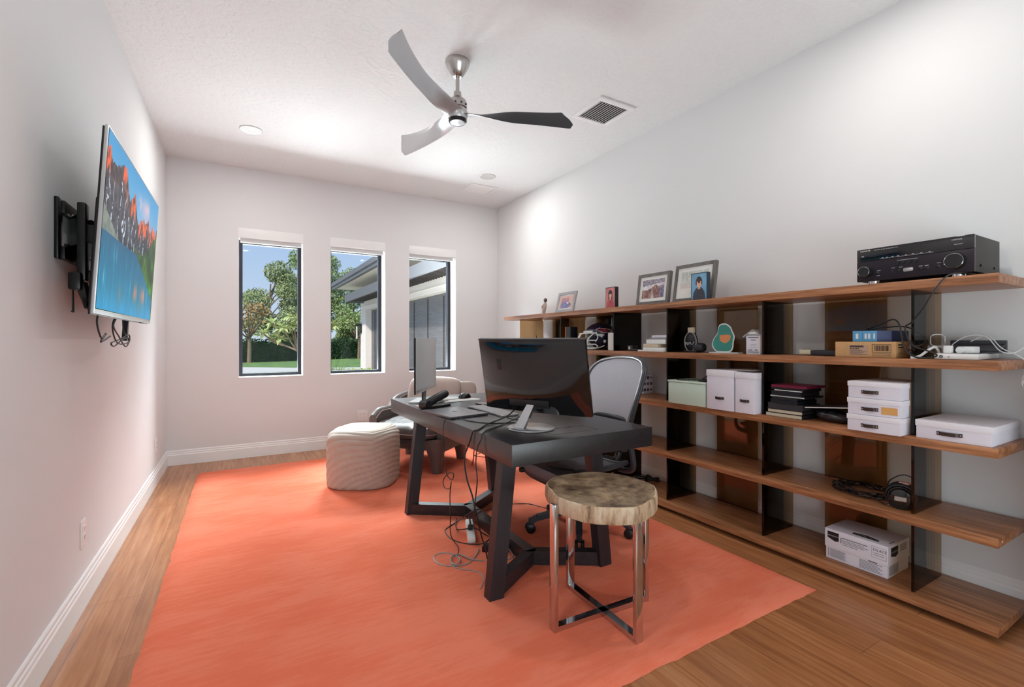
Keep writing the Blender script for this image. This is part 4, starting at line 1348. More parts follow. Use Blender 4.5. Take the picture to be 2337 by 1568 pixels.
# framed pictures and keepsakes on the top shelf
def leaning_frame(name, label, y0, y1, xb, zt, lean, depth, border, mat_w, fm, paint, strut=False, cat='picture frame', group=None, res=(44, 40), yaw=0.0):
    """frame standing on the top shelf; front faces -x; y0 right edge, y1 left edge"""
    w_ = y1 - y0; h_ = zt - S1
    base = Vector((xb, (y0 + y1) / 2, S1 + 0.0005))
    t = thing(name, label, cat, base, 0, group)
    X = Matrix.Rotation(yaw, 3, 'Z') @ Vector((0, -1, 0))
    Y = (Vector((0, 0, 1)) + Matrix.Rotation(yaw, 3, 'Z') @ Vector((math.tan(lean), 0, 0))).normalized()
    h2 = h_ / Y.z
    m4 = frame_mat(base - X * (w_ / 2), X, Y)
    # local: x right, y up, z toward viewer
    d = depth
    m4 = m4 @ Matrix.Translation((0, d * math.sin(lean) + 0.0005, 0))
    f = MB()
    if border > 0:
        f.box(0, border, 0, h2, -d, 0, mat4=m4).box(w_ - border, w_, 0, h2, -d, 0, mat4=m4).box(border, w_ - border, 0, border, -d, 0, mat4=m4).box(border, w_ - border, h2 - border, h2, -d, 0, mat4=m4)
        f.box(border, w_ - border, border, h2 - border, -d, -d * 0.8, mat4=m4)
        f.build('frame', fm, t, smooth=False, world=True)
        zq = -0.007
        if mat_w: MB().box(border, w_ - border, border, h2 - border, zq - 0.003, zq - 0.001, mat4=m4).build('mount_board', M['paper'], t, smooth=False, world=True)
        b2 = border + mat_w
    else:
        f.box(0, w_, 0, h2, -d, 0, mat4=m4)
        f.build('block', fm, t, smooth=False, world=True)
        zq = 0.0012; b2 = -border
    painted('photo', t, m4 @ Vector((b2, b2, zq)), m4.to_3x3() @ Vector((1, 0, 0)), m4.to_3x3() @ Vector((0, 1, 0)), w_ - 2 * b2, h2 - 2 * b2, res[0], res[1], paint, M['pic'])
    if strut:
        MB().add([tuple(m4 @ Vector(p)) for p in ((w_ * .35, h2 * .55, -d), (w_ * .65, h2 * .55, -d), (w_ * .72, 0.0, -d - 0.075), (w_ * .28, 0.0, -d - 0.075), (w_ * .35, h2 * .55, -d - .004), (w_ * .65, h2 * .55, -d - .004), (w_ * .72, 0.0, -d - 0.079), (w_ * .28, 0.0, -d - 0.079))], [(0, 1, 2, 3), (7, 6, 5, 4), (0, 4, 5, 1), (1, 5, 6, 2), (2, 6, 7, 3), (3, 7, 4, 0)]).build('strut', M['black'], t, smooth=False, world=True)
    return t

def paint_portrait(bg, top, hair, long_hair):
    def fn(u, v):
        out = np.tile(C3(*bg), (len(u), 1)) * (0.92 + 0.14 * vnoise(u, v, 3, 4))[:, None]
        if long_hair:
            k = (((u - .5) / .25) ** 2 + ((v - .66) / .24) ** 2 < 1) | ((np.abs(u - .5) < .24) & (v > .42) & (v < .66))
            out = np.where(k[:, None], C3(*hair), out)
        b = (((u - .5) / .42) ** 2 + ((v - .05) / .42) ** 2 < 1)
        out = np.where(b[:, None], C3(*top) * (0.85 + .3 * vnoise(u, v, 7, 2))[:, None], out)
        nk = (np.abs(u - .5) < .075) & (v > .38) & (v < .52)
        out = np.where(nk[:, None], C3(214, 160, 130), out)
        f = ((u - .5) / .15) ** 2 + ((v - .62) / .17) ** 2 < 1
        out = np.where(f[:, None], C3(228, 178, 150), out)
        ey = ((np.abs(np.abs(u - .5) - .06) < .025) & (np.abs(v - .64) < .012))
        out = np.where(ey[:, None], C3(60, 40, 34), out)
        mo = ((u - .5) / .06) ** 2 + ((v - .545) / .014) ** 2 < 1
        out = np.where(mo[:, None], C3(190, 96, 88), out)
        if not long_hair:
            hr = (((u - .5) / .2) ** 2 + ((v - .72) / .17) ** 2 < 1) & (v > .66 + .05 * np.sin(u * 22))
            out = np.where(hr[:, None], C3(*hair) * (.8 + .5 * vnoise(u, v, 12, 3))[:, None], out)
            sd_ = (np.abs(np.abs(u - .5) - .175) < .035) & (v > .55) & (v < .74)
            out = np.where(sd_[:, None], C3(*hair), out)
        else:
            hr = (((u - .5) / .19) ** 2 + ((v - .77) / .1) ** 2 < 1) & (v > .70)
            out = np.where(hr[:, None], C3(*hair), out)
        return out
    return fn
def paint_group(u, v):
    n1 = vnoise(u, v, 9, 1); n2 = vnoise(u, v, 22, 2); n3 = vnoise(u * 1, v * .35, 26, 5)
    out = mixc(C3(96, 84, 104), C3(182, 174, 184), n2 * 1.1)
    snow = (v > .5 + .22 * u - .1 * n1) & (v < .66 + .14 * u)
    out = np.where(snow[:, None], mixc(C3(232, 226, 228), C3(150, 130, 140), np.clip(n2 - .55, 0, 1) * 2), out)
    gp = v < .42 + .26 * np.clip(1 - np.abs(u - .6) / .3, 0, 1) + .06 * n2
    cols = mixc(mixc(C3(196, 158, 140), C3(88, 50, 48), n3), C3(60, 84, 150), np.clip((u - .72) * 4, 0, 1) * (n3 > .35))
    cols = mixc(cols, C3(214, 206, 208), np.clip(1.2 - np.abs(u - .48) / .12 - v * 2.2, 0, .9))
    out = np.where(gp[:, None], cols, out)
    return out
def paint_pale(u, v):
    n1 = vnoise(u, v, 6, 7); n2 = vnoise(u * 2, v * .5, 18, 8)
    out = mixc(C3(176, 182, 176), C3(222, 222, 216), n2)
    out = np.where((v < .28)[:, None], C3(226, 222, 214), out)
    k = (v > .26) & (v < .46) & (u < .5)
    out = np.where(k[:, None], mixc(C3(200, 184, 178), C3(214, 204, 200), n1), out)
    f = (np.abs(u - .56) < .13) & (v < .72)
    return np.where(f[:, None], mixc(C3(130, 148, 176), C3(206, 206, 216), n2), out)
def paint_small(u, v):
    n2 = vnoise(u, v, 12, 11); n3 = vnoise(u, v * .6, 20, 12)
    out = mixc(C3(228, 200, 184), C3(214, 170, 160), n2)
    k = (np.abs(u - .42) < .3) & (v < .85)
    out = np.where(k[:, None], mixc(C3(150, 140, 178), C3(216, 150, 132), n3 * v * 1.6), out)
    k = (((u - .5) / .4) ** 2 + ((v - .25) / .25) ** 2) < 1
    out = np.where(k[:, None], mixc(C3(100, 106, 150), C3(170, 166, 196), n3), out)
    return np.where((((u - .62) / .07) ** 2 + ((v - .42) / .05) ** 2 < 1)[:, None], C3(248, 244, 240), out)

leaning_frame('picture_frame', 'small silver picture frame leaning back on its strut by the figurine', 3.52, 3.805, 2.70, 1.70, R(14), 0.018, 0.026, 0.012, M['silver'], paint_small, strut=True, yaw=R(0))
leaning_frame('photo_block', 'portrait of a person in a red top on a small black-edged block', 2.955, 3.075, 2.715, 1.684, R(0.5), 0.035, -0.006, 0, M['black'], paint_portrait((206, 124, 124), (184, 74, 80), (52, 34, 32), True), cat='photo')
leaning_frame('picture_frame', 'grey wooden frame with a crowded group photo of people in snow', 2.40, 2.715, 2.71, 1.745, R(8), 0.03, 0.022, 0.026, M['frame'], paint_group)
leaning_frame('picture_frame', 'largest grey wooden frame with a pale photo, behind the blue portrait', 2.035, 2.37, 2.73, 1.772, R(9), 0.03, 0.022, 0.03, M['frame'], paint_pale)
leaning_frame('photo_block', 'portrait of a person in a dark top on a blue block before the largest frame', 2.03, 2.16, 2.675, 1.688, R(0.5), 0.03, -0.006, 0, mat('slate_block', (36, 52, 66), 0.5), paint_portrait((112, 164, 196), (50, 54, 70), (62, 40, 38), False), cat='photo')

t = thing('figurine', 'small carved figurine with a brown rounded head at the far end of the top shelf', 'figurine', (2.72, 4.02, S1 + 0.0005))
MB().blob((0.0, 0, 0.062), (0.02, 0.018, 0.063), 0.8, 20, 14, fn=lambda q, p: q + Vector((0.0, -0.012 * math.sin(p[2] * 2), 0))).build('body', mat('stone_pink', (206, 186, 176), 0.7, var=0.1, vscale=40), t)
MB().blob((0, -0.02, 0.142), (0.019, 0.019, 0.022), 1.0, 20, 12).build('head', mat('brown_glaze', (104, 80, 70), 0.6, var=0.2, vscale=50), t)
MB().tube(spline([(-0.018, 0.018, 0.06), (-0.026, 0.0, 0.085), (-0.012, -0.02, 0.105)], 5), 0.006, 8).build('arm', M['creamp'], t)

# second shelf
t = thing('obelisk', 'small pointed brass obelisk seen just above the dark monitor', 'ornament', (2.78, 4.28, S2))
MB().prism([(-0.035, -0.035), (0.035, -0.035), (0.035, 0.035), (-0.035, 0.035)], 0, 0.02).build('plinth', M['black'], t, smooth=False)
MB().add([(-0.03, -0.03, 0.02), (0.03, -0.03, 0.02), (0.03, 0.03, 0.02), (-0.03, 0.03, 0.02), (0, -0.015, 0.155)], [(0, 1, 4), (1, 2, 4), (2, 3, 4), (3, 0, 4), (3, 2, 1, 0)]).build('spire', mat('aged_brass', (156, 128, 84), 0.35, 0.7), t, smooth=False)
t = thing('binder', 'tall black binder standing behind the top of the dark monitor', 'binder', (2.76, 3.61, S2))
MB().box(2.715, 2.80, 3.57, 3.64, S2, 1.362, 0.003).build('cover', M['black'], t, world=True)
MB().box(2.714, 2.80, 3.64, 3.655, S2, 1.362, 0.002).build('lit_side', mat('lit_amber_side', (176, 108, 52), 0.5), t, world=True)  # lit side of the black binder, its light painted as amber

# football helmet
HX, HY, HZ = 2.835, 3.30, S2
t = thing('football_helmet', 'navy football helmet with white face mask and red emblem on the bookcase', 'helmet', (HX, HY, HZ + 0.001), math.atan2(0.52, -0.85))
# local +x is the facing direction
def shell_pt(az, el, s=1.0):
    a, e = 0.148 * s, 0.112 * s
    x = a * math.cos(el) * math.cos(az) - 0.012
    y = e * math.cos(el) * math.sin(az)
    z = 0.125 + (0.122 if el > 0 else 0.125) * s * math.sin(el)
    if el < 0: x = x * (1 - 0.18 * math.sin(-el) ** 2); y *= (1 - 0.06 * math.sin(-el))
    return Vector((x, y, z))
hs = MB()
def open_az(el): # half width of the face opening at this elevation
    if el > R(16): return 0
    return R(62) if el > R(-18) else R(62) - R(14) * min(1, (R(-18) - el) / R(40))
rows = []
els = [R(-62 + 152 * k / 26) for k in range(27)]
for s_ in (1.0, 0.955):
    for el in els:
        oa = open_az(el)
        row = []
        for k in range(41):
            az = oa + (2 * PI - 2 * oa) * k / 40
            row.append(shell_pt(az, min(el, R(89.9)), s_))
        rows.append(row)
hs.grid(rows[:27]); hs.grid([r_[::-1] for r_ in rows[27:]])
for k in range(26):
    for e_ in (0, 40):
        hs.add([rows[k][e_], rows[k + 1][e_], rows[27 + k + 1][e_], rows[27 + k][e_]], [(0, 1, 2, 3)])
hs.add(rows[0] + rows[27], [(k, k + 1, 41 + k + 1, 41 + k) for k in range(40)])
hs.build('shell', M['navy'], t, fix=False)
# inner lining
MB().blob((-0.02, 0, 0.125), (0.125, 0.098, 0.108), 1.0, 24, 14).build('lining', M['black'], t)
st_ = MB()
def strip(fn_, a0, a1, n_, w_):
    rows = []
    for k in range(n_ + 1):
        el = a0 + (a1 - a0) * k / n_
        rows.append([fn_(el, -w_), fn_(el, 0), fn_(el, w_)])
    return rows
def mid(el, w_):
    q = shell_pt(0 if el < PI / 2 else PI, el if el < PI / 2 else PI - el, 1.006); q.y = w_; return q
st_.grid(strip(mid, R(24), R(150), 24, 0.012))
st_.build('centre_stripe', M['white'], t, fix=False)
em = MB()
poly = [(0.16, 0.62), (0.30, 0.72), (0.42, 0.62), (0.62, 0.66), (0.86, 0.56), (1.0, 0.40), (0.9, 0.24), (0.72, 0.30), (0.56, 0.22), (0.42, 0.26), (0.36, 0.36), (0.28, 0.42), (0.18, 0.48), (0.06, 0.52)]
for sg in (1, -1):
    def ep(u, v, s): return shell_pt(sg * (R(62) + R(66) * u), R(6) + R(40) * v, s)
    cu_, cv_ = 0.52, 0.45
    em.cur = 0
    big = [ep(cu_ + (u - cu_) * 1.1, cv_ + (v - cv_) * 1.25, 1.008) for u, v in poly]
    c0 = ep(cu_, cv_, 1.008)
    em.add([c0] + big, [(0, k + 1, (k + 1) % len(poly) + 1) for k in range(len(poly))])
    em.cur = 1
    sm2 = [ep(u, v, 1.014) for u, v in poly]
    c0 = ep(cu_, cv_, 1.014)
    em.add([c0] + sm2, [(0, k + 1, (k + 1) % len(poly) + 1) for k in range(len(poly))])
    em.cur = 0
    for k in range(4):
        a = ep(0.5 + .1 * k, 0.34 + .05 * (k % 2), 1.018); b2 = ep(0.54 + .1 * k, 0.52, 1.018); c2 = ep(0.56 + .1 * k, 0.5, 1.018)
        em.add([a, b2, c2], [(0, 1, 2)])
em.build('emblem', [M['white'], M['red']], t, smooth=False, fix=False)
vis = MB().tube([shell_pt(az, R(17), 1.02) for az in [R(-56 + 112 * k / 16) for k in range(17)]], 0.011, 8)
vis.build('brow_bumper', M['white'], t)
fm_ = MB()
rb = 0.0052
def cage(pts_): fm_.tube(spline(pts_, 6), rb, 8)
for z, fx_, wy in ((0.150, 0.178, 0.1), (0.085, 0.205, 0.088), (0.05, 0.21, 0.085), (0.018, 0.2, 0.07)):
    cage([(0.045, -wy - 0.012, z), (0.10, -wy, z), (0.16, -wy * .72, z - .004), (fx_, 0, z - .008), (0.16, wy * .72, z - .004), (0.10, wy, z), (0.045, wy + 0.012, z)])
for y in (-0.03, 0.03):
    cage([(0.162, y * 1.6, 0.152), (0.196, y, 0.085), (0.196, y, 0.02)])
for sg in (-1, 1):
    cage([(0.055, sg * 0.108, 0.155), (0.11, sg * 0.1, 0.1), (0.13, sg * 0.082, 0.02)])
    cage([(0.045, sg * 0.112, 0.16), (0.03, sg * 0.118, 0.11), (0.05, sg * 0.11, 0.075)])
    cage([(0.05, sg * 0.105, 0.05), (0.03, sg * 0.11, 0.03), (0.07, sg * 0.1, 0.01), (0.13, sg * 0.07, 0.014)])
fm_.build('face_mask', M['white'], t)
cs_ = MB()
for sg in (-1, 1):
    cs_.blob(tuple(shell_pt(sg * R(84), R(4), 1.01)), (0.034, 0.006, 0.008), 0.8, 14, 8)
    cs_.blob(tuple(shell_pt(sg * R(100), R(-22), 1.01)), (0.012, 0.006, 0.014), 0.8, 14, 8)
    cs_.tube(spline([shell_pt(sg * R(104), R(-42), 1.03), shell_pt(sg * R(80), R(-52), 1.05), (0.08, sg * 0.07, 0.012), (0.15, sg * 0.02, 0.03)], 5), 0.005, 8)
cs_.blob((0.165, 0, 0.04), (0.02, 0.035, 0.026), 0.8, 18, 10)
cs_.build('chin_strap', M['white'], t)

t = solo('book', MB().box(2.735, 2.775, 2.957, 3.068, S2 + 0.0005, 1.298, 0.003), M['paper'], 'upright white book between the helmet and the next glass upright', 'book')
t = thing('keepsake_box', 'tiny dark box on the second shelf right of the helmet', 'box', (2.79, 2.83, S2))
MB().box(2.76, 2.82, 2.80, 2.86, S2, S2 + 0.045, 0.003).build('box_body', M['black'], t, world=True)
MB().box(2.758, 2.76, 2.825, 2.845, S2 + 0.012, S2 + 0.035).build('clasp', M['cream'], t, smooth=False, world=True)
solo('remote_control', MB().box(2.72, 2.76, 2.68, 2.79, S2 + 0.0005, S2 + 0.018, 0.004), M['black'], 'small black remote lying beside the tiny dark box', 'remote control')

# stack of papers
zq = S2 + 0.0005
stack = [(2.67, 2.94, 2.40, 2.655, 0.012, M['paper'], 'broad white card at the bottom of the paper pile', 'folder'), (2.68, 2.92, 2.405, 2.61, 0.018, M['paper'], 'thin white booklet second from the bottom of the paper pile', 'booklet'), (2.685, 2.88, 2.47, 2.61, 0.026, M['creamp'], 'small brown bound notebook in the paper pile', 'notebook'), (2.69, 2.9, 2.40, 2.585, 0.034, M['white'], 'thick white binder in the middle of the paper pile', 'binder'), (2.70, 2.9, 2.40, 2.565, 0.012, M['gcable'], 'grey folder near the top of the paper pile', 'folder'), (2.705, 2.9, 2.40, 2.545, 0.018, M['card'], 'pale blue-white booklet on top of the paper pile', 'booklet')]
for (x0, x1, y0, y1, h_, m_, lb, nm) in stack:
    solo(nm, MB().box(x0, x1, y0, y1, zq, zq + h_, 0.003), m_, lb, nm)
    zq += h_ + 0.0008

# dark oval ornament
t = thing('desk_ornament', 'black oval ornament with white scribbled face and beige cap on the second shelf', 'ornament', (2.80, 2.255, S2))
orr = Matrix.Rotation(R(0), 4, 'Z')
MB().blob((0, 0, 0.075), (0.022, 0.048, 0.068), 0.9, 28, 16).build('oval_body', M['black'], t)
MB().tube([(-0.014, 0.05 * math.cos(a), 0.075 + 0.068 * math.sin(a)) for a in [2 * PI * k / 40 for k in range(40)]], 0.004, 8, closed=True).build('rim', M['gcable'], t)
MB().box(-0.014, 0.014, -0.02, 0.024, 0.138, 0.178, 0.004).build('cap', M['creamp'], t)
MB().blob((0.02, -0.045, 0.035), (0.04, 0.05, 0.034), 0.7, 20, 10).build('pouch', M['dgrey'], t)
MB().box(-0.02, 0.02, -0.055, 0.055, 0.0, 0.014, 0.004).build('stand', M['black'], t)
sq = MB()
rq = np.random.default_rng(31)
for k in range(7):
    y0 = 0.034 - k * 0.011
    sq.tube(spline([(-0.0255, y0, 0.07 + rq.uniform(-.012, .006)), (-0.0255, y0 - 0.004, 0.06 + rq.uniform(-.008, .02)), (-0.025, y0 - 0.009, 0.062 + rq.uniform(-.012, .012))], 4), 0.0013, 6)
sq.build('scribble', M['whiteink'], t)

# teal standee: plain rounded plate on a white foot
t = thing('acrylic_standee', 'teal and orange rounded cut-out plate with a white edge on a white foot', 'ornament', (2.745, 1.945, S2))
MB().box(-0.03, 0.03, -0.105, 0.105, 0.0, 0.008, 0.002).build('foot', M['white'], t)
outl_ = [(-0.055, 0.008), (0.035, 0.008), (0.062, 0.03), (0.068, 0.075), (0.075, 0.11), (0.06, 0.145), (0.045, 0.175), (0.01, 0.196), (-0.03, 0.19), (-0.045, 0.16), (-0.05, 0.13), (-0.075, 0.1), (-0.09, 0.062), (-0.08, 0.03)]
sm_o = [(p.x, p.y) for p in spline([(x, y, 0) for x, y in outl_ + outl_[:1]], 5)][:-1]
def so(k, dx): return frame_mat((dx, 0.01, 0.0), (0, -1, 0), (0, 0, 1))
def scl(poly, k): return [(x * k - 0.006 * (1 - k), 0.1 + (y - 0.1) * k) for x, y in poly]
MB().prism(sm_o, -0.002, 0.002, mat4=so(1, 0)).build('edge_plate', M['white'], t, smooth=False)
MB().prism(scl(sm_o, 0.92), 0.002, 0.003, mat4=so(1, 0)).build('face_print', M['teal'], t, smooth=False)
pt_ = [(-0.03, 0.12), (0.045, 0.12), (0.04, 0.085), (0.008, 0.068), (-0.026, 0.085)]
MB().prism([(p.x, p.y) for p in spline([(x, y, 0) for x, y in pt_ + pt_[:1]], 4)][:-1], 0.003, 0.004, mat4=so(1, 0)).build('orange_patch', M['orange'], t, smooth=False)

# house-shaped money box
t = thing('house_box', 'small white house-shaped box with grey lettering against the glass upright', 'box', (2.745, 1.735, S2))
MB().box(-0.03, 0.03, -0.046, 0.046, 0.0, 0.112, 0.001).build('walls', M['card'], t)
rf_ = MB()
for sg in (-1, 1):
    rf_.bar((0, sg * 0.064, 0.106), (0, sg * 0.0, 0.15), 0.076, 0.005, up=(0, 0, 1))
rf_.add([(-0.03, -0.046, 0.112), (-0.03, 0.046, 0.112), (-0.03, 0, 0.146), (0.03, -0.046, 0.112), (0.03, 0.046, 0.112), (0.03, 0, 0.146)], [(0, 1, 2), (3, 5, 4)])
rf_.build('roof', mat('grey_roof', (176, 172, 176), 0.6), t, smooth=False)
pr_ = MB()
for z, w_, h_ in ((0.1, 0.068, 0.006), (0.09, 0.03, 0.0025), (0.083, 0.034, 0.0025), (0.06, 0.04, 0.0015), (0.05, 0.036, 0.0015), (0.04, 0.042, 0.0015), (0.012, 0.072, 0.004)):
    pr_.box(-0.0308, -0.03, -w_ / 2, w_ / 2, z, z + h_)
for y0_, y1_ in ((0.034, 0.004), (-0.008, -0.03)): pr_.box(-0.0308, -0.03, y1_, y0_, 0.023, 0.0285)
pr_.build('printing', M['greyink'], t, smooth=False, fix=False)
MB().box(-0.04, -0.036, -0.03, 0.03, 0.124, 0.138, mat4=Matrix.Translation((0.004, 0, 0))).build('name_plate', M['paper'], t, smooth=False)

t = thing('label_maker', 'flat black gadget with a cream end left of the cardboard box', 'gadget', (2.81, 1.41, S2))
MB().box(2.77, 2.86, 1.29, 1.43, S2 + 0.002, S2 + 0.03, 0.006).build('gadget_body', M['dgrey'], t, world=True)
MB().box(2.766, 2.855, 1.43, 1.49, S2 + 0.006, S2 + 0.032, 0.006).build('end_cap', M['cream'], t, world=True)
MB().blob((2.81, 1.5, S2 + 0.022), (0.014, 0.014, 0.012), 0.8, 16, 10).build('tip', M['white'], t, world=True)

# cardboard parcel and blue box
t = thing('cardboard_parcel', 'brown cardboard parcel with a barcode label on the second shelf', 'box', (2.8, 1.125, S2))
kx0, kx1, ky0, ky1, kz = 2.672, 2.93, 0.997, 1.258, S2 + 0.078
MB().box(kx0, kx1, ky0, ky1, S2 + 0.0005, kz, 0.003).build('carton', M['kraft'], t, world=True)
lb = MB().box(kx0 - 0.0006, kx0, 1.112, 1.192, S2 + 0.012, S2 + 0.062)
lb.build('shipping_label', mat('pinkish_label', (182, 148, 126), 0.7), t, smooth=False, world=True)
pr_ = MB()
o_ = kx0 - 0.0012
for k in range(9): pr_.box(o_, o_ + 0.0004, 1.184 - 0.0068 * k, 1.1895 - 0.0068 * k, S2 + 0.05, S2 + 0.058 + 0.002 * (k % 2))
for k in range(6): pr_.box(o_, o_ + 0.0004, 1.185 - 0.007 * k, 1.1895 - 0.007 * k, S2 + 0.041, S2 + 0.046)
for z in (0.035, 0.03, 0.025, 0.02, 0.015): pr_.box(o_, o_ + 0.0004, 1.116 + 0.01 * ((z * 1000) % 3), 1.19, S2 + z, S2 + z + 0.0014)
bc0, bc1 = 1.016, 1.094
for (a, c, z0, z1) in ((bc0, bc1, 0.026, 0.0276), (bc0, bc1, 0.064, 0.0656), (bc0, bc0 + 0.0016, 0.026, 0.065), (bc1 - 0.0016, bc1, 0.026, 0.065)): pr_.box(o_, o_ + 0.0004, a, c, S2 + z0, S2 + z1)
rq = np.random.default_rng(2)
y = bc0 + 0.008
while y < bc1 - 0.01:
    w_ = rq.uniform(0.0008, 0.004); pr_.box(o_, o_ + 0.0004, y, y + w_, S2 + 0.033, S2 + 0.06); y += w_ + rq.uniform(0.001, 0.004)
for z in (0.02, 0.014, 0.009): pr_.box(o_, o_ + 0.0004, bc0, bc1, S2 + z, S2 + z + 0.0011)
pr2 = MB()
for z in (0.06, 0.048, 0.04, 0.033, 0.026, 0.02): pr2.box(kx0 + 0.02, kx0 + 0.07 + 0.02 * (z > 0.045), ky0 - 0.0008, ky0 - 0.0002, S2 + z, S2 + z + (0.006 if z > 0.045 else 0.0012))
pr_.build('printing', M['ink'], t, smooth=False, world=True, fix=False)
pr2.build('side_printing', M['ink'], t, smooth=False, world=True)

t = thing('blue_box', 'sky blue flat box with white print lying on the cardboard parcel', 'box', (2.8, 1.12, kz))
bz0, bz1 = kz + 0.0008, kz + 0.054
MB().box(2.70, 2.702, 1.085, 1.19, bz0, bz1, 0.0008).build('front_panel', M['bluebox'], t, world=True)
MB().add([(2.702, 1.085, bz0), (2.702, 1.19, bz0), (2.9, 1.19, bz0), (2.9, 1.03, bz0), (2.74, 1.04, bz0), (2.702, 1.085, bz1), (2.702, 1.19, bz1), (2.9, 1.19, bz1), (2.9, 1.03, bz1), (2.74, 1.04, bz1)], [(0, 1, 2, 3, 4), (5, 9, 8, 7, 6), (0, 4, 9, 5), (4, 3, 8, 9), (3, 2, 7, 8), (2, 1, 6, 7), (1, 0, 5, 6)]).build('box_body', M['indigo'], t, smooth=False, world=True)
pr_ = MB()
for y0, y1 in ((1.165, 1.176), (1.128, 1.137), (1.113, 1.122), (1.093, 1.1)): pr_.box(2.6994, 2.7, y0, y1, bz0 + 0.014, bz0 + 0.04)
pr_.build('printing', M['whiteink'], t, smooth=False, world=True)
MB().box(2.6992, 2.7, 1.1455, 1.1465, bz0 + 0.008, bz1 - 0.004).build('printed_line', M['indigo'], t, smooth=False, world=True)

# power strip, white cables, dark tray and crumpled packet at the right end of the second shelf
t = thing('power_strip', 'white power strip with plugs at the right end of the second shelf', 'power strip', (2.77, 0.78, S2))
pm = Matrix.Translation((2.68, 0.79, S2 + 0.0005)) @ Matrix.Rotation(R(4), 4, 'Z')
MB().box(0, 0.36, -0.075, 0.07, 0, 0.026, 0.008, mat4=pm).build('strip_body', M['white'], t, world=True)
MB().cyl(tuple(pm @ Vector((-0.001, 0.045, 0.013))), tuple(pm @ Vector((0.002, 0.045, 0.013))), 0.007, n=20).build('switch', M['greyink'], t, world=True)
MB().cyl(tuple(pm @ Vector((-0.001, 0.02, 0.012))), tuple(pm @ Vector((0.002, 0.02, 0.012))), 0.0035, n=16).build('indicator', M['gcable'], t, world=True)
sk = MB()
for k in range(4): sk.box(0.05 + 0.075 * k, 0.105 + 0.075 * k, -0.06, -0.03, 0.0258, 0.0266, mat4=pm)
sk.build('socket', M['greyink'], t, smooth=False, world=True)
t = thing('usb_charger', 'small white cube charger plugged into the power strip', 'charger', tuple(pm @ Vector((0.04, 0.03, 0.027))))
MB().box(-0.014, 0.014, -0.014, 0.014, 0.0, 0.034, 0.004).build('charger_body', M['white'], t)
t = thing('power_adapter', 'oblong white power adapter lying on the power strip', 'adapter', tuple(pm @ Vector((0.10, -0.02, 0.027))))
MB().box(-0.03, 0.05, -0.028, 0.028, 0.0, 0.03, 0.005).cyl((-0.03, 0.012, 0.014), (-0.05, 0.012, 0.014), 0.014, n=20).build('adapter_body', M['white'], t)
solo('tray', MB().box(2.86, 2.985, 0.70, 0.88, S2 + 0.027, S2 + 0.034, 0.002).box(2.96, 2.99, 0.70, 0.89, S2 + 0.03, S2 + 0.085, 0.004).bar((2.87, 0.79, S2 + 0.034), (2.975, 0.79, S2 + 0.07), 0.18, 0.008), M['charcoal'], 'dark grey sloping tray behind the white power strip', 'tray')
wc = MB()
c0 = Vector((2.83, 0.895, S2 + 0.085))
wc.tube([c0 + Vector((0.012 * math.cos(3 * a), 0.03 * math.cos(a), 0.028 * math.sin(a))) for a in [4 * PI * k / 60 for k in range(60)]], 0.0022, 6)
wc.tube(spline([c0 + Vector((0, 0.0, -0.028)), (2.85, 0.86, S2 + 0.04), (2.87, 0.85, S2 + 0.07), (2.87, 0.80, S2 + 0.105), (2.87, 0.74, S2 + 0.10), (2.84, 0.69, S2 + 0.04), (2.86, 0.655, S2 + 0.03), (2.9, 0.635, S2 + 0.05), (2.93, 0.625, S2 + 0.07), (2.95, 0.63, S2 + 0.06), (2.92, 0.635, S2 + 0.02)], 6), 0.0022, 6)
wc.tube(spline([(2.9, 0.80, S2 + 0.08), (2.89, 0.74, S2 + 0.105), (2.87, 0.69, S2 + 0.05), (2.9, 0.637, S2 + 0.01), (2.92, 0.625, S2 - 0.03), (2.92, 0.62, S2 - 0.08)], 6), 0.0022, 6)
l0 = Vector((2.86, 0.63, S2 - 0.085))
for k in range(3):
    wc.tube([Vector((2.92, 0.62, S2 - 0.08)) + (Vector((-0.06 * (1 - math.cos(a)) * .5, 0.0 + 0.004 * k, (0.012 + 0.006 * k) * math.sin(a) - 0.008 * k * (1 - math.cos(a)) * .5))) for a in [2 * PI * q / 30 for q in range(31)]], 0.0018, 6)
solo('charging_cable', wc, M['wcable'], 'coiled thin white cable trailing off the right end of the second shelf', 'cable')
t = thing('ribbon_lead', 'flat white lead arching from the shelf edge to the power strip', 'cable', (2.68, 0.9, S2))
MB().tube(spline([(2.665, 0.925, S2 + 0.006), (2.675, 0.905, S2 + 0.016), (2.70, 0.882, S2 + 0.045), (2.72, 0.868, S2 + 0.054), (2.735, 0.86, S2 + 0.03), (2.74, 0.858, S2 + 0.012)], 6), 0.0055, 8).build('lead', M['wcable'], t, world=True)
MB().box(2.655, 2.675, 0.915, 0.937, S2 + 0.0005, S2 + 0.013, 0.002).build('plug', M['white'], t, world=True)
rq = np.random.default_rng(12)
def crumple(q, p):
    return q + Vector((math.sin(31 * p[1] + 7 * p[2]) * .008, math.sin(23 * p[2] + 5) * .008, math.sin(29 * p[0] + 17 * p[1]) * .010))
solo('plastic_packet', MB().blob((2.85, 0.985, S2 + 0.043), (0.05, 0.046, 0.034), 0.75, 26, 16, fn=crumple), mat('grey_film', (170, 162, 164), 0.25, var=0.1, vscale=30), 'crumpled grey plastic packet beside the white power strip', 'packet', smooth=False)

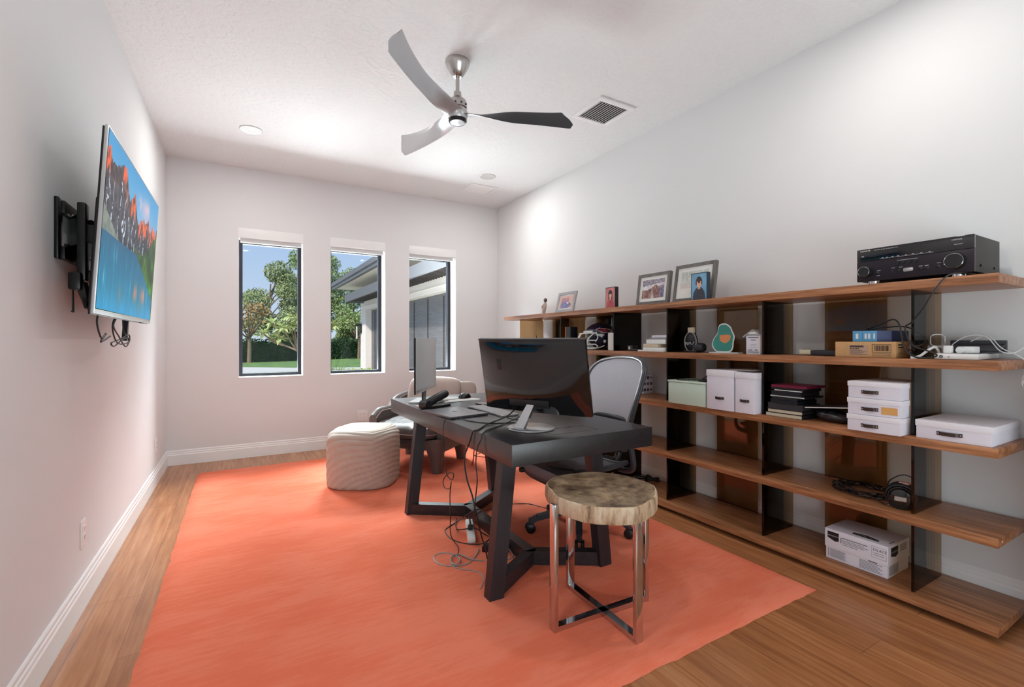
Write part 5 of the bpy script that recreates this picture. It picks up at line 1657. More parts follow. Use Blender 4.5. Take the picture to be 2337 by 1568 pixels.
# black receiver cable
rc = MB()
rc.tube(spline([(2.72, 0.735, S1 + 0.008), (2.66, 0.76, S1 + 0.014), (2.63, 0.80, S1 + 0.004), (2.615, 0.84, S1 - 0.06), (2.625, 0.88, S1 - 0.13), (2.65, 0.93, S1 - 0.19), (2.668, 0.96, S2 + 0.145), (2.66, 0.945, S2 + 0.085), (2.66, 0.92, S2 + 0.055), (2.662, 0.87, S2 + 0.035), (2.664, 0.845, S2 + 0.018), (2.662, 0.875, S2 + 0.006), (2.655, 0.915, S2 + 0.008), (2.655, 0.95, S2 + 0.03), (2.658, 0.965, S2 + 0.07), (2.666, 0.975, S2 + 0.12), (2.68, 0.99, S2 + 0.165), (2.70, 1.02, S2 + 0.185), (2.72, 1.07, S2 + 0.168), (2.74, 1.12, S2 + 0.152), (2.76, 1.155, S2 + 0.142)], 8), 0.0035, 8)
rc.tube(spline([(2.76, 1.15, S2 + 0.139), (2.79, 1.08, S2 + 0.15), (2.82, 1.02, S2 + 0.152), (2.85, 0.98, S2 + 0.13), (2.88, 0.96, S2 + 0.1)], 8), 0.003, 8)
rc.build('power_cord', M['cable'], RCV, world=True)

# third shelf
def handle(t, x, yc, zc_, w_=0.062):
    h_ = MB()
    pts_ = [(x - 0.001, yc + w_ / 2, zc_), (x - 0.003, yc + w_ / 2 - 0.012, zc_), (x - 0.012, yc + w_ / 4, zc_), (x - 0.014, yc, zc_), (x - 0.012, yc - w_ / 4, zc_), (x - 0.003, yc - w_ / 2 + 0.012, zc_), (x - 0.001, yc - w_ / 2, zc_)]
    for a, c in zip(pts_[:-1], pts_[1:]): h_.bar(a, c, 0.0022, 0.016)
    ho = h_.build('leather_handle', M['leather'], t, smooth=False, world=True)
    s_ = MB()
    for sg in (-1, 1): s_.cyl((x - 0.0015, yc + sg * (w_ / 2 - 0.005), zc_), (x - 0.004, yc + sg * (w_ / 2 - 0.005), zc_), 0.003, n=12)
    s_.build('rivet', M['chrome'], ho, world=True)
def lidded(label, x0, x1, y0, y1, z0, z1, lid, hz=None, group=None, ov=0.003, hw=0.062, hy=None):
    t = thing('storage_box', label, 'storage box', ((x0 + x1) / 2, (y0 + y1) / 2, z0), 0, group)
    MB().box(x0 + ov, x1 - ov, y0 + ov, y1 - ov, z0 + 0.0005, z1 - 0.004, 0.001).build('box_body', M['card'], t, world=True)
    MB().box(x0, x1, y0, y1, z1 - lid, z1, 0.0015).build('lid', M['cardlid'], t, world=True)
    if hz: handle(t, x0 + ov, hy if hy else (y0 + y1) / 2, hz, hw)
    return t
t = thing('patterned_box', 'white box with dark round motifs behind the chair back', 'box', (2.94, 2.84, S3))
MB().box(2.885, 2.99, 2.80, 2.92, S3, S3 + 0.158, 0.002).build('box_body', M['card'], t, world=True)
dt = MB()
rq = np.random.default_rng(41)
for k in range(9):
    dt.cyl((2.8842, 2.815 + (k % 3) * 0.04, S3 + 0.03 + (k // 3) * 0.05), (2.885, 2.815 + (k % 3) * 0.04, S3 + 0.03 + (k // 3) * 0.05), 0.012 + 0.006 * rq.random(), n=18)
    dt.cyl((2.9 + (k % 3) * 0.035, 2.7992, S3 + 0.03 + (k // 3) * 0.05), (2.9 + (k % 3) * 0.035, 2.80, S3 + 0.03 + (k // 3) * 0.05), 0.009 + 0.006 * rq.random(), n=18)
dt.build('motif', mat('plum_ink', (112, 92, 104), 0.6), t, smooth=False, world=True)

t = thing('mint_box', 'pale mint green lidded box on the third shelf', 'box', (2.77, 2.16, S3))
MB().box(2.626, 2.9, 2.008, 2.315, S3 + 0.0005, S3 + 0.15, 0.006).build('box_body', M['mint'], t, world=True)
MB().box(2.622, 2.904, 2.004, 2.319, S3 + 0.15, S3 + 0.162, 0.004).build('lid', M['mint'], t, world=True)
ad_ = MB().box(2.66, 2.72, 2.03, 2.09, S3 + 0.1635, S3 + 0.178, 0.004)
ad_.tube(spline([(2.68, 2.09, S3 + 0.172), (2.66, 2.13, S3 + 0.172), (2.65, 2.2, S3 + 0.167), (2.64, 2.25, S3 + 0.167)], 6), 0.0035, 6)
ad_.tube(spline([(2.69, 2.03, S3 + 0.175), (2.68, 2.0, S3 + 0.19), (2.7, 2.05, S3 + 0.2), (2.72, 2.1, S3 + 0.176)], 6), 0.004, 6)
solo('cable_adapter', ad_, M['black'], 'black adapter and short cable lying on the mint green box', 'adapter')

lidded('tall white file box nearest the mint green box', 2.618, 2.93, 1.803, 1.995, S3, S3 + 0.252, 0.04, S3 + 0.075, 'tall white file boxes')
lidded('tall white file box nearest the pile of dark books', 2.622, 2.93, 1.668, 1.796, S3, S3 + 0.245, 0.036, S3 + 0.075, 'tall white file boxes', hw=0.06)
solo('loose_sheet', MB().grid([[(2.66 + 0.24 * i, 1.70 + 0.2 * j, S3 + 0.2545 + 0.006 * math.sin(3 * i) * math.sin(3.1 * j)) for i in [k / 8 for k in range(9)]] for j in [k / 8 for k in range(9)]]).grid([[(2.66 + 0.24 * i, 1.70 + 0.2 * j, S3 + 0.2535 + 0.006 * math.sin(3 * i) * math.sin(3.1 * j)) for i in [k / 8 for k in range(9)]] for j in [k / 8 for k in range(9)]]), M['paper'], 'curled white sheet lying across the two tall file boxes', 'paper')

bk = [(0.022, 1.425, 1.632, M['creamp'], M['books'][0], 'gilt-edged book at the bottom of the dark book pile'), (0.020, 1.425, 1.622, M['creamp'], M['books'][4], 'gilt-edged book second from the bottom of the dark book pile'), (0.034, 1.425, 1.625, M['books'][2], M['books'][2], 'thick charcoal book above the two gilt-edged books'), (0.02, 1.45, 1.605, M['books'][3], M['books'][3], 'small black book in the middle of the dark book pile'), (0.014, 1.452, 1.6, M['books'][1], M['books'][1], 'slim black book under the lower white-edged notebook'), (0.010, 1.415, 1.61, M['paper'], M['books'][4], 'black notebook with white page edge low in the dark pile'), (0.024, 1.43, 1.60, M['books'][3], M['books'][1], 'thick navy book between the two white-edged notebooks'), (0.008, 1.425, 1.585, M['paper'], M['books'][4], 'black notebook with white page edge near the top of the pile'), (0.012, 1.42, 1.605, M['books'][4], M['books'][4], 'thin dark book directly under the crimson one'), (0.012, 1.40, 1.60, M['books'][5], M['books'][5], 'crimson book on top of the dark book pile')]
zq = S3 + 0.0005
for k, (h_, y0, y1, pm_, cm_, lb) in enumerate(bk):
    cy = (y0 + y1) / 2
    t = thing('book', lb, 'book', (2.76, cy, zq), group='books piled on the third shelf')
    x0, x1 = 2.672 + 0.004 * (k % 3), 2.672 + 0.19 + 0.012 * (k % 2)
    MB().box(x0 + 0.003, x1 - 0.003, y0 + 0.003, y1 - 0.003, zq + 0.0015, zq + h_ - 0.0015).build('pages', pm_, t, smooth=False, world=True)
    cv = MB().box(x0 + (0.003 if pm_ is M['paper'] else 0), x1, y0, y1, zq, zq + 0.0018).box(x0 + (0.003 if pm_ is M['paper'] else 0), x1, y0, y1, zq + h_ - 0.0018, zq + h_).box(x0 + 0.003, x1, y0, y0 + 0.002, zq, zq + h_)
    cv.build('cover', cm_, t, smooth=False, world=True)
    zq += h_ + 0.0008
t = thing('sculpted_dish', 'dark marbled curved dish between the books and the white boxes', 'dish', (2.78, 1.31, S3))
MB().blob((0, 0, 0.034), (0.075, 0.088, 0.034), 0.85, 32, 16, fn=lambda q, p: q + Vector((0, 0, 0.012 * p[1]))).build('dish_body', mat('marbled_black', (54, 50, 54), 0.25, var=0.7, vscale=18, coat=0.4), t)
t = thing('notebook', 'thin notebook with a white edge resting on the dark dish', 'notebook', (2.77, 1.31, S3 + 0.08))
nbm = Matrix.Translation((2.68, 1.285, S3 + 0.083)) @ Matrix.Rotation(R(-6), 4, 'X')
MB().box(0.001, 0.16, -0.105, 0.13, -0.001, 0.006, mat4=nbm).build('cover', M['books'][4], t, smooth=False, world=True)
MB().box(0.0, 0.003, -0.103, 0.128, 0.0, 0.005, mat4=nbm).build('pages', M['paper'], t, smooth=False, world=True)

z = S3
for k, lb in enumerate(['bottom box of the three stacked white boxes with leather handles', 'middle box of the three stacked white boxes, with a tan label', 'top box of the three stacked white boxes with leather handles']):
    z1 = z + 0.0795
    t = lidded(lb, 2.598 + 0.002 * k, 2.93, 0.952, 1.172 - 0.001 * k, z, z1, 0.024, z + 0.03, 'stacked white storage boxes', hw=0.07, hy=1.075)
    if k == 1:
        MB().box(2.6015, 2.6025, 0.965, 1.028, z + 0.012, z + 0.046).build('tan_label', mat('tan_label', (222, 168, 100), 0.7), t, smooth=False, world=True)
    z = z1 + 0.0008
lidded('wide flat white storage box at the right end of the third shelf', 2.652, 3.01, 0.664, 0.918, S3, S3 + 0.082, 0.028, S3 + 0.032, hw=0.085, hy=0.80)

# fourth shelf
cc = MB()
rq = np.random.default_rng(17)
c0 = Vector((2.84, 1.2, S4 + 0.008))
pts_ = []
for k in range(150):
    a = 2 * PI * k / 25
    r_ = 1 + 0.14 * math.sin(k * 0.9)
    pts_.append(c0 + Vector((0.10 * math.sin(a) * r_, 0.125 * math.cos(a) * r_, 0.0 + 0.026 * (k / 150) + 0.005 * math.sin(k * 1.7))))
cc.tube(pts_, 0.0038, 6)
cc.tube(spline([(2.84, 1.3, S4 + 0.03), (2.76, 1.29, S4 + 0.05), (2.72, 1.22, S4 + 0.045), (2.71, 1.12, S4 + 0.03), (2.70, 1.05, S4 + 0.01), (2.73, 1.04, S4 + 0.03), (2.78, 1.1, S4 + 0.055), (2.82, 1.16, S4 + 0.06)], 8), 0.0036, 6)
t = thing('cable_coil', 'coil of glossy black cable with metal plugs on the fourth shelf', 'cable', (2.84, 1.2, S4))
cc.build('cable', mat('gloss_cable', (26, 26, 28), 0.25, coat=0.4), t, world=True)
pl = MB()
for k in range(2): pl.tube([(2.76 + .02 * k, 1.09 - .012 * k, S4 + 0.062), (2.775 + .02 * k, 1.078 - .012 * k, S4 + 0.07), (2.785 + .02 * k, 1.07 - .012 * k, S4 + 0.076)], [0.006, 0.0055, 0.004], 10)
pl.build('plug', M['chrome'], t, world=True)
t = thing('corded_lamp', 'round black lens-fronted device with its cord wound round it on the fourth shelf', 'device', (2.74, 0.99, S4))
dv = Vector((-1, -0.3, 0)).normalized()
c = Vector((2.735, 1.0, S4 + 0.058))
MB().tube([c - dv * 0.06, c - dv * 0.05, c + dv * 0.02, c + dv * 0.035], [0.03, 0.045, 0.052, 0.05], 28).build('housing', M['black'], t, world=True)
wd = MB()
for k in range(7):
    q = c - dv * (0.045 - 0.011 * k); s_ = Vector((-dv.y, dv.x, 0))
    wd.tube([q + s_ * (0.056 * math.cos(a)) + Vector((0, 0, 0.056 * math.sin(a))) for a in [2 * PI * j / 28 for j in range(28)]], 0.0042, 6, closed=True)
wd.tube(spline([c + Vector((0.01, 0.06, 0.02)), c + Vector((0.01, 0.05, 0.06)), c + Vector((0.01, 0.0, 0.1)), c + Vector((0.01, -0.045, 0.09)), c + Vector((0.01, -0.055, 0.03))], 6), 0.003, 6)
wd.build('wound_cord', M['cable'], t, world=True)
MB().tube([c + dv * 0.035, c + dv * 0.044, c + dv * 0.048], [0.046, 0.04, 0.02], 28).build('lens', M['blackg'], t, world=True)
MB().box(-0.0, 0.004, -0.022, 0.022, -0.012, 0.008, mat4=Matrix.Translation(c + dv * 0.049) @ Matrix.Rotation(math.atan2(dv.y, dv.x), 4, 'Z')).build('sticker', M['silver'], t, smooth=False, world=True)
MB().box(2.745, 2.775, 0.975, 1.015, S4 + 0.114, S4 + 0.121, 0.002).build('clip', mat('pink_clip', (214, 166, 160), 0.5), t, world=True)

# bottom shelf
t = thing('paper_carton', 'white printed carton with a black shield mark on the bottom shelf', 'box', (2.85, 1.19, S5))
bx0, bx1, by0, by1 = 2.724, 2.96, 1.048, 1.333
zb, zl, zt_ = S5 + 0.0005, S5 + 0.062, S5 + 0.158
MB().box(bx0 + 0.004, bx1 - 0.004, by0 + 0.004, by1 - 0.004, zb, zt_ - 0.01, 0.001).build('carton_base', M['card'], t, world=True)
MB().box(bx0, bx1, by0, by1, zl, zt_, 0.0015).build('lid', M['card'], t, world=True)
ik = MB()
xo = bx0 - 0.0008
mO = on_left((xo, by1, zb))
# black shields: front, top, right end
ik.prism([(0.014, 0.145), (0.068, 0.145), (0.068, 0.103), (0.050, 0.098), (0.014, 0.112)], 0, 0.0004, mat4=mO)
mT = on_top((bx0, by1, zt_ + 0.0003))
ik.prism([(0.115, 0.03), (0.235, 0.03), (0.225, 0.055), (0.17, 0.066), (0.115, 0.055)], 0, 0.0004, mat4=mT)
ik.box(bx0 + 0.05, bx0 + 0.10, by0 + 0.012, by0 + 0.016, zt_ + 0.0003, zt_ + 0.0006)
mR = on_near((bx0, by0 - 0.0008, zb))
ik.prism([(0.03, 0.145), (0.105, 0.145), (0.105, 0.105), (0.08, 0.094), (0.03, 0.104)], 0, 0.0004, mat4=mR)
ik.prism([(0.074 + 0.003, 0.128), (0.077 + 0.003, 0.128), (0.08, 0.1), (0.077, 0.1)], 0, 0.0004, mat4=mO)
ik.build('shield_mark', M['ink'], t, smooth=False, world=True)
wt = MB()
wt.text('WOODSTYCORE', 0.0074, mO @ Matrix.Translation((0.0165, 0.122, 0.0009)))
wt.text('WOODSTYCORE', 0.014, mT @ Matrix.Translation((0.125, 0.04, 0.0009)))
wt.text('WOODSTYCORE', 0.010, mR @ Matrix.Translation((0.034, 0.118, 0.0009)))
wt.build('shield_lettering', M['whiteink'], t, smooth=False, world=True, fix=False)
gt = MB()
gt.text('DL417', 0.021, mO @ Matrix.Translation((0.222, 0.118, 0.0006)))
for k in range(11): gt.prism([(0.084 + .0105 * k, 0.126), (0.0925 + .0105 * k, 0.126), (0.0925 + .0105 * k, 0.1305), (0.084 + .0105 * k, 0.1305)], 0, .0003, mat4=mO)
for k, (w_, z_) in enumerate([(0.1, 0.117), (0.118, 0.110), (0.1, 0.103), (0.07, 0.094)]): gt.prism([(0.084, z_), (0.084 + w_, z_), (0.084 + w_, z_ + 0.0022), (0.084, z_ + 0.0022)], 0, 0.0003, mat4=mO)
gt.prism([(0.216, 0.14), (0.278, 0.14), (0.278, 0.1408), (0.216, 0.1408)], 0, .0003, mat4=mO).prism([(0.216, 0.085), (0.278, 0.085), (0.278, 0.0858), (0.216, 0.0858)], 0, .0003, mat4=mO).prism([(0.216, 0.085), (0.2168, 0.085), (0.2168, 0.14), (0.216, 0.14)], 0, .0003, mat4=mO).prism([(0.2772, 0.085), (0.278, 0.085), (0.278, 0.14), (0.2772, 0.14)], 0, .0003, mat4=mO)
for z_ in (0.108, 0.098): gt.prism([(0.224, z_), (0.27, z_), (0.27, z_ + .002), (0.224, z_ + .002)], 0, .0003, mat4=mO)
mB = on_left((bx0 + 0.0032, by1, zb))
for k in range(8): gt.prism([(0.024, 0.012 + 0.0055 * k), (0.1 - 0.004 * (k % 3), 0.012 + 0.0055 * k), (0.1 - 0.004 * (k % 3), 0.0142 + 0.0055 * k), (0.024, 0.0142 + 0.0055 * k)], 0, .0003, mat4=mB)
for k in range(7): gt.prism([(0.16, 0.01 + 0.0065 * k), (0.26 - 0.01 * (k % 3), 0.01 + 0.0065 * k), (0.26 - 0.01 * (k % 3), 0.0122 + 0.0065 * k), (0.16, 0.0122 + 0.0065 * k)], 0, .0003, mat4=mB)
gt.prism([(0.015, 0.012), (0.0175, 0.012), (0.0175, 0.056), (0.015, 0.056)], 0, .0003, mat4=mB).prism([(0.2, 0.055), (0.238, 0.055), (0.238, 0.06), (0.2, 0.06)], 0, .0003, mat4=mB)
mS = on_near((bx0, by0 + 0.0032, zb))
for k in range(8): gt.prism([(0.02, 0.01 + 0.006 * k), (0.12, 0.01 + 0.006 * k), (0.12, 0.0122 + 0.006 * k), (0.02, 0.0122 + 0.006 * k)], 0, .0003, mat4=mS)
for k in range(5): gt.prism([(0.125, 0.11 + 0.007 * k), (0.2, 0.11 + 0.007 * k), (0.2, 0.1125 + 0.007 * k), (0.125, 0.1125 + 0.007 * k)], 0, .0003, mat4=mR)
gt.build('printing', M['greyink'], t, smooth=False, world=True, fix=False)
solo('hand_grip', MB().tube(spline([(2.86, 2.87, S5 + 0.02), (2.9, 2.82, S5 + 0.024), (2.93, 2.77, S5 + 0.02), (2.97, 2.71, S5 + 0.022)], 5), [0.016 + 0.004 * math.sin(k) for k in range(16)], 10).tube(spline([(2.87, 2.76, S5 + 0.018), (2.92, 2.79, S5 + 0.04), (2.96, 2.80, S5 + 0.02)], 5), 0.014, 10), M['black'], 'black twisted hand grips on the bottom shelf behind the stool', 'hand grip')

# dried leaves in a tall vase at the right edge
t = thing('floor_vase', 'tall grey floor vase with a dry brown leaf just past the bookcase end', 'vase', (2.93, 0.43, 0))
MB().lathe([(0.0, 0.0), (0.11, 0.0), (0.112, 0.02), (0.112, 1.05), (0.1, 1.1), (0.09, 1.1), (0.09, 0.9), (0.0, 0.9)], n=40).build('vase_body', mat('grey_ceramic', (104, 100, 98), 0.6, var=0.06), t)
lf = MB()
rq = np.random.default_rng(3)
def dryleaf(base, d, L, w_, droop):
    d = Vector(d).normalized(); s_ = d.cross(Vector((0, 0, 1))).normalized()
    rows = []
    for k in range(9):
        u = k / 8
        c_ = Vector(base) + d * (L * u) + Vector((0, 0, -droop * u * u))
        ww = w_ * math.sin(PI * min(1, u * .92 + .08)) ** .7 * (1 + .25 * math.sin(9 * u))
        rows.append([c_ - s_ * ww + Vector((0, 0, .25 * ww)), c_, c_ + s_ * ww + Vector((0, 0, .25 * ww))])
    lf.grid(rows)
dryleaf((-0.09, 0.06, 0.60), (-0.25, 0.75, 0.05), 0.12, 0.02, 0.03)
dryleaf((-0.1, 0.05, 0.64), (-0.5, 0.6, 0.2), 0.08, 0.018, 0.0)
dryleaf((-0.08, 0.06, 0.58), (-0.3, 0.5, -0.5), 0.06, 0.012, 0.02)
lf.tube(spline([(0, 0, 1.05), (-0.08, 0.07, 1.14), (-0.118, 0.09, 0.95), (-0.11, 0.08, 0.75), (-0.09, 0.06, 0.60)], 5), 0.004, 6)
lf.build('dry_leaf', M['brownleaf'], t)

# ---------------------------------------------------------------- things on the desk
DT = DZ1
# big dark monitor, back towards the room
bl_, br__ = Vector((1.231, 2.407, 0.851)), Vector((1.501, 1.800, 0.851))
Xd = (br__ - bl_).normalized()          # image right, seen from behind
back_n = Vector((-0.914, -0.406, 0)).normalized()
tiltv = (Vector((0, 0, 1)) + back_n * 0.20).normalized()
MM = frame_mat((bl_ + br__) / 2, Xd, tiltv)   # z of this frame points to the back viewer
wM = (br__ - bl_).length
t = thing('monitor', 'large black monitor seen from its glossy back on a round silver base', 'monitor', ((bl_.x + br__.x) / 2, (bl_.y + br__.y) / 2, DT), 0)
hM = 0.395
rows = []
for j in range(17):
    v = j / 16
    row = []
    for i in range(25):
        u = i / 24 * 2 - 1
        bulge = 0.030 * (1 - abs(u) ** 3.5) * (1 - abs(2 * v - 0.9) ** 4 * 0.9) + 0.006 * math.exp(-((u) / .5) ** 2 - ((v - .15) / .3) ** 2)
        row.append(MM @ Vector((u * wM / 2, v * hM, bulge)))
    rows.append(row)
mk = MB().grid(rows)
mk.box(-wM / 2, wM / 2, 0, hM, -0.02, 0.0, 0.003, mat4=MM)
mk.build('back_shell', M['blackg'], t, world=True, fix=False)
MB().box(-wM / 2 + 0.006, wM / 2 - 0.006, 0.02, hM - 0.006, -0.0215, -0.02, mat4=MM).build('screen', M['screen'], t, smooth=False, world=True)
MB().box(-wM / 2 - 0.002, wM / 2 + 0.002, hM - 0.004, hM + 0.002, -0.022, 0.002, mat4=MM).build('top_trim', M['dgrey'], t, world=True)
MB().box(-0.14, 0.11, 0.035, 0.075, 0.03, 0.036, 0.004, mat4=MM).build('port_panel', M['black'], t, world=True)
lp = MB().box(-0.205, -0.172, 0.23, 0.29, 0.0205, 0.0275, 0.003, mat4=MM)
lp.build('lock_slot', M['black'], t, world=True)
bc = Vector((1.338, 2.103, DT))
MB().lathe([(0.0, 0.0), (0.124, 0.0), (0.127, 0.004), (0.125, 0.008), (0.118, 0.011), (0.0, 0.012)], tuple(bc), n=64).build('stand_base', M['silver'], t, world=True)
nk0 = bc + Vector((-0.075, -0.01, 0.012)); nk1 = MM @ Vector((0.0, 0.06, 0.012))
sd = Xd
nw = MB()
for (w_, off, m_) in ((0.06, 0.0, 0),):
    v = [nk0 - sd * 0.03 + back_n * .012, nk0 + sd * 0.03 + back_n * .012, nk0 + sd * 0.03 - back_n * .012, nk0 - sd * 0.03 - back_n * .012, nk1 - sd * 0.022 + back_n * .012, nk1 + sd * 0.022 + back_n * .012, nk1 + sd * 0.022 - back_n * .012, nk1 - sd * 0.022 - back_n * .012]
    nw.add(v, [(3, 2, 1, 0), (4, 5, 6, 7), (0, 1, 5, 4), (1, 2, 6, 5), (2, 3, 7, 6), (3, 0, 4, 7)])
nw.build('stand_neck', M['chrome'], t, smooth=False, world=True)

# slim silver monitor at the far end
a0, a1 = Vector((1.061, 3.165, 0.85)), Vector((1.42, 3.72, 0.85))
Xs = (a1 - a0).normalized(); ns = Xs.cross(Vector((0, 0, 1)))    # faces the chair
MS = frame_mat((a0 + a1) / 2, Xs, (0, 0, 1))
w2 = (a1 - a0).length; h2_ = 0.398
t = thing('monitor', 'slim silver monitor with a blank grey screen at the window end of the desk', 'monitor', ((a0.x + a1.x) / 2, (a0.y + a1.y) / 2, DT))
MB().box(-w2 / 2, w2 / 2, 0, h2_, -0.016, -0.002, 0.002, mat4=MS).build('back_shell', M['black'], t, world=True)
MB().box(-w2 / 2, w2 / 2, 0.03, h2_, -0.002, 0.0, 0.0005, mat4=MS).build('screen', M['greyscreen'], t, world=True)
MB().box(-w2 / 2, w2 / 2, 0, 0.03, -0.002, 0.001, 0.0005, mat4=MS).build('chin', M['silver'], t, world=True)
MB().box(-0.05, 0.05, -0.088 + 0.012, 0.06, -0.03, -0.018, 0.002, mat4=MS).build('stand_neck', M['black'], t, world=True)
MB().box(-0.13, 0.13, -0.0875, -0.0755, -0.11, 0.1, 0.004, mat4=MS).build('stand_base', M['white'], t, world=True)

# laptop
def quad_m(p0, px_, py_):
    """frame with origin p0, x toward px_"""
    p0 = Vector(p0); X = (Vector(px_) - p0).normalized(); Y0 = (Vector(py_) - p0)
    Y = (Y0 - X * Y0.dot(X)).normalized()
    return frame_mat(p0, X, Y), (Vector(px_) - p0).length, Y0.dot(Y)
t = thing('laptop', 'closed dark silver laptop lying near the long edge of the desk', 'laptop', (1.21, 2.76, DT + 0.001))
LM, lw, lh = quad_m((1.075, 2.575, DT + 0.0012), (1.345, 2.615, DT + 0.0012), (1.062, 2.935, DT + 0.0012))
MB().box(0, lw, 0, lh, 0, 0.008, 0.003, mat4=LM).build('base', mat('graphite', (92, 92, 98), 0.35, 0.7), t, world=True)
MB().box(0, lw, 0, lh, 0.009, 0.0145, 0.0025, mat4=LM).build('lid', mat('space_grey', (142, 142, 148), 0.32, 0.75, var=0.02), t, world=True)
ap = MB()
ap.prism([(lw * .5 + 0.018 * math.cos(a) * (1 - .12 * math.cos(2 * a)), lh * .5 + 0.02 * math.sin(a)) for a in [2 * PI * k / 24 for k in range(24)]], 0.0146, 0.015, mat4=LM)
ap.prism([(lw * .5 + 0.002, lh * .5 + 0.022), (lw * .5 + 0.01, lh * .5 + 0.03), (lw * .5 + 0.004, lh * .5 + 0.034)], 0.0146, 0.015, mat4=LM)
ap.build('lid_logo', M['black'], t, smooth=False, world=True)
pp = MB().box(0.03, 0.045, -0.0006, 0.0, 0.002, 0.005, mat4=LM).box(0.06, 0.075, -0.0006, 0.0, 0.002, 0.005, mat4=LM)
pp.build('port', M['chrome'], t, smooth=False, world=True)

# keyboard
t = thing('keyboard', 'slim grey keyboard lying in front of the dark monitor', 'keyboard', (1.435, 2.75, DT))
KM, kw, kh = quad_m((1.372, 2.505, DT + 0.001), (1.385, 2.99, DT + 0.001), (1.50, 2.50, DT + 0.001))
KM = frame_mat((1.50, 2.505, DT + 0.001), (-0.02, 1, 0), (-1, -0.02, 0))
kw, kh = 0.47, 0.125
MB().box(0, kw, 0, kh, 0, 0.012, 0.003, mat4=KM).build('tray', M['silver'], t, world=True)
ky = MB()
for r_ in range(5):
    nk = [14, 14, 13, 12, 8][r_]
    for c_ in range(nk):
        x0 = 0.01 + c_ * (kw - 0.02) / nk; x1 = 0.01 + (c_ + 1) * (kw - 0.02) / nk - 0.004
        ky.box(x0, x1, 0.1 - r_ * 0.0225, 0.118 - r_ * 0.0225, 0.012, 0.0145, mat4=KM)
ky.build('keys', mat('pale_keys', (176, 175, 178), 0.5), t, smooth=False, world=True)
solo('phone', MB().box(1.50, 1.575, 3.0, 3.13, DT + 0.0005, DT + 0.0095, 0.004), M['blackg'], 'black phone lying beyond the keyboard', 'phone')

# mouse, papers, black stapler-like punch
pp = thing('paper_pad', 'white sheets under the black mouse at the far end of the desk', 'papers', (1.5, 3.47, DT))
MB().prism([(1.33, 3.30), (1.64, 3.33), (1.60, 3.54), (1.43, 3.70)], DT + 0.0005, DT + 0.003).prism([(1.36, 3.28), (1.66, 3.36), (1.56, 3.56), (1.40, 3.62)], DT + 0.0032, DT + 0.005).build('sheets', M['paper'], pp, smooth=False, world=True)
t = thing('computer_mouse', 'glossy black wired mouse on white sheets of paper', 'mouse', (1.565, 3.46, DT + 0.0052))
mr = Matrix.Rotation(R(30), 4, 'Z')
MB().blob((0, 0, 0.0), (0.066, 0.04, 0.044), 0.9, 28, 16, mat4=mr, fn=lambda q, p: Vector((q.x, q.y, max(0.0, q.z)))).build('mouse_body', M['blackg'], t)
MB().tube([mr @ Vector((0.0665 * math.cos(a), 0.0, 0.001 + 0.0435 * math.sin(a))) for a in [PI * k / 16 for k in range(17)]], 0.0022, 6).build('seam_trim', M['silver'], t)
MB().tube(spline([(-0.06, -0.02, 0.012), (-0.1, -0.05, 0.004), (-0.18, -0.06, 0.003), (-0.26, -0.02, 0.003)], 6), 0.0022, 6).build('mouse_cable', M['gcable'], t)

t = thing('desk_stapler', 'chunky black stapler standing open beside the closed laptop', 'stapler', (1.17, 3.08, DT))
SMx = frame_mat((1.088, 3.055, DT + 0.0005), (0.905, 0.425, 0), (-0.425, 0.905, 0))
MB().box(0.0, 0.235, -0.02, 0.02, 0, 0.014, 0.003, mat4=SMx).build('base', M['black'], t, world=True)
arm_ = MB().tube([SMx @ Vector(p) for p in ((-0.004, 0, 0.028), (0.03, 0, 0.04), (0.1, 0, 0.062), (0.2, 0, 0.088), (0.212, 0, 0.09))], [0.024, 0.03, 0.029, 0.028, 0.022], 20)
arm_.build('upper_arm', M['black'], t, world=True)
hg = MB().tube([SMx @ Vector((0.0, -0.034, 0.03)), SMx @ Vector((0.0, 0.034, 0.03))], 0.03, 24)
hg.build('hinge', M['black'], t, world=True)
sp2 = MB().tube([SMx @ Vector((0.05 + 0.004 * k, 0.006 * math.cos(k * 1.3), 0.022 + 0.004 * math.sin(k * 1.3) + .0006 * k)) for k in range(30)], 0.0016, 6)
sp2.build('spring', M['chrome'], t, world=True)
cl_ = MB()
rq = np.random.default_rng(77)
solo('sticky_notes', MB().box(1.07, 1.13, 3.14, 3.21, DT + 0.0005, DT + 0.012, 0.002), M['paper'], 'small white note pad between the stapler and the slim monitor', 'note pad')
t = thing('key_ring', 'bunch of dark keys beside the black stapler', 'keys', (1.08, 3.0, DT))
for k in range(4):
    a = R(20 + 40 * k)
    MB().box(0.004, 0.045, -0.006, 0.006, 0.002 + 0.0025 * k, 0.004 + 0.0025 * k, mat4=Matrix.Rotation(a, 4, 'Z')).build('key', M['blackm'], t, smooth=False)
MB().tube([(0.014 * math.cos(a), 0.014 * math.sin(a), 0.006) for a in [2 * PI * k / 20 for k in range(20)]], 0.0015, 6, closed=True).build('ring', M['chrome'], t)
wcl = MB()
for k in range(3):
    rq = np.random.default_rng(50 + k)
    wcl.tube(spline([(1.2 + 0.1 * rq.random(), 3.3 + 0.03 * k, DT + 0.004), (1.26 + 0.05 * k, 3.25 + 0.1 * rq.random(), DT + 0.02), (1.33, 3.32 + 0.06 * rq.random(), DT + 0.004), (1.28, 3.4, DT + 0.014), (1.2, 3.36, DT + 0.004)], 6), 0.0025, 6)
solo('earphone_cable', wcl, M['gcable'], 'loose grey cable tangle behind the black stapler', 'cable')

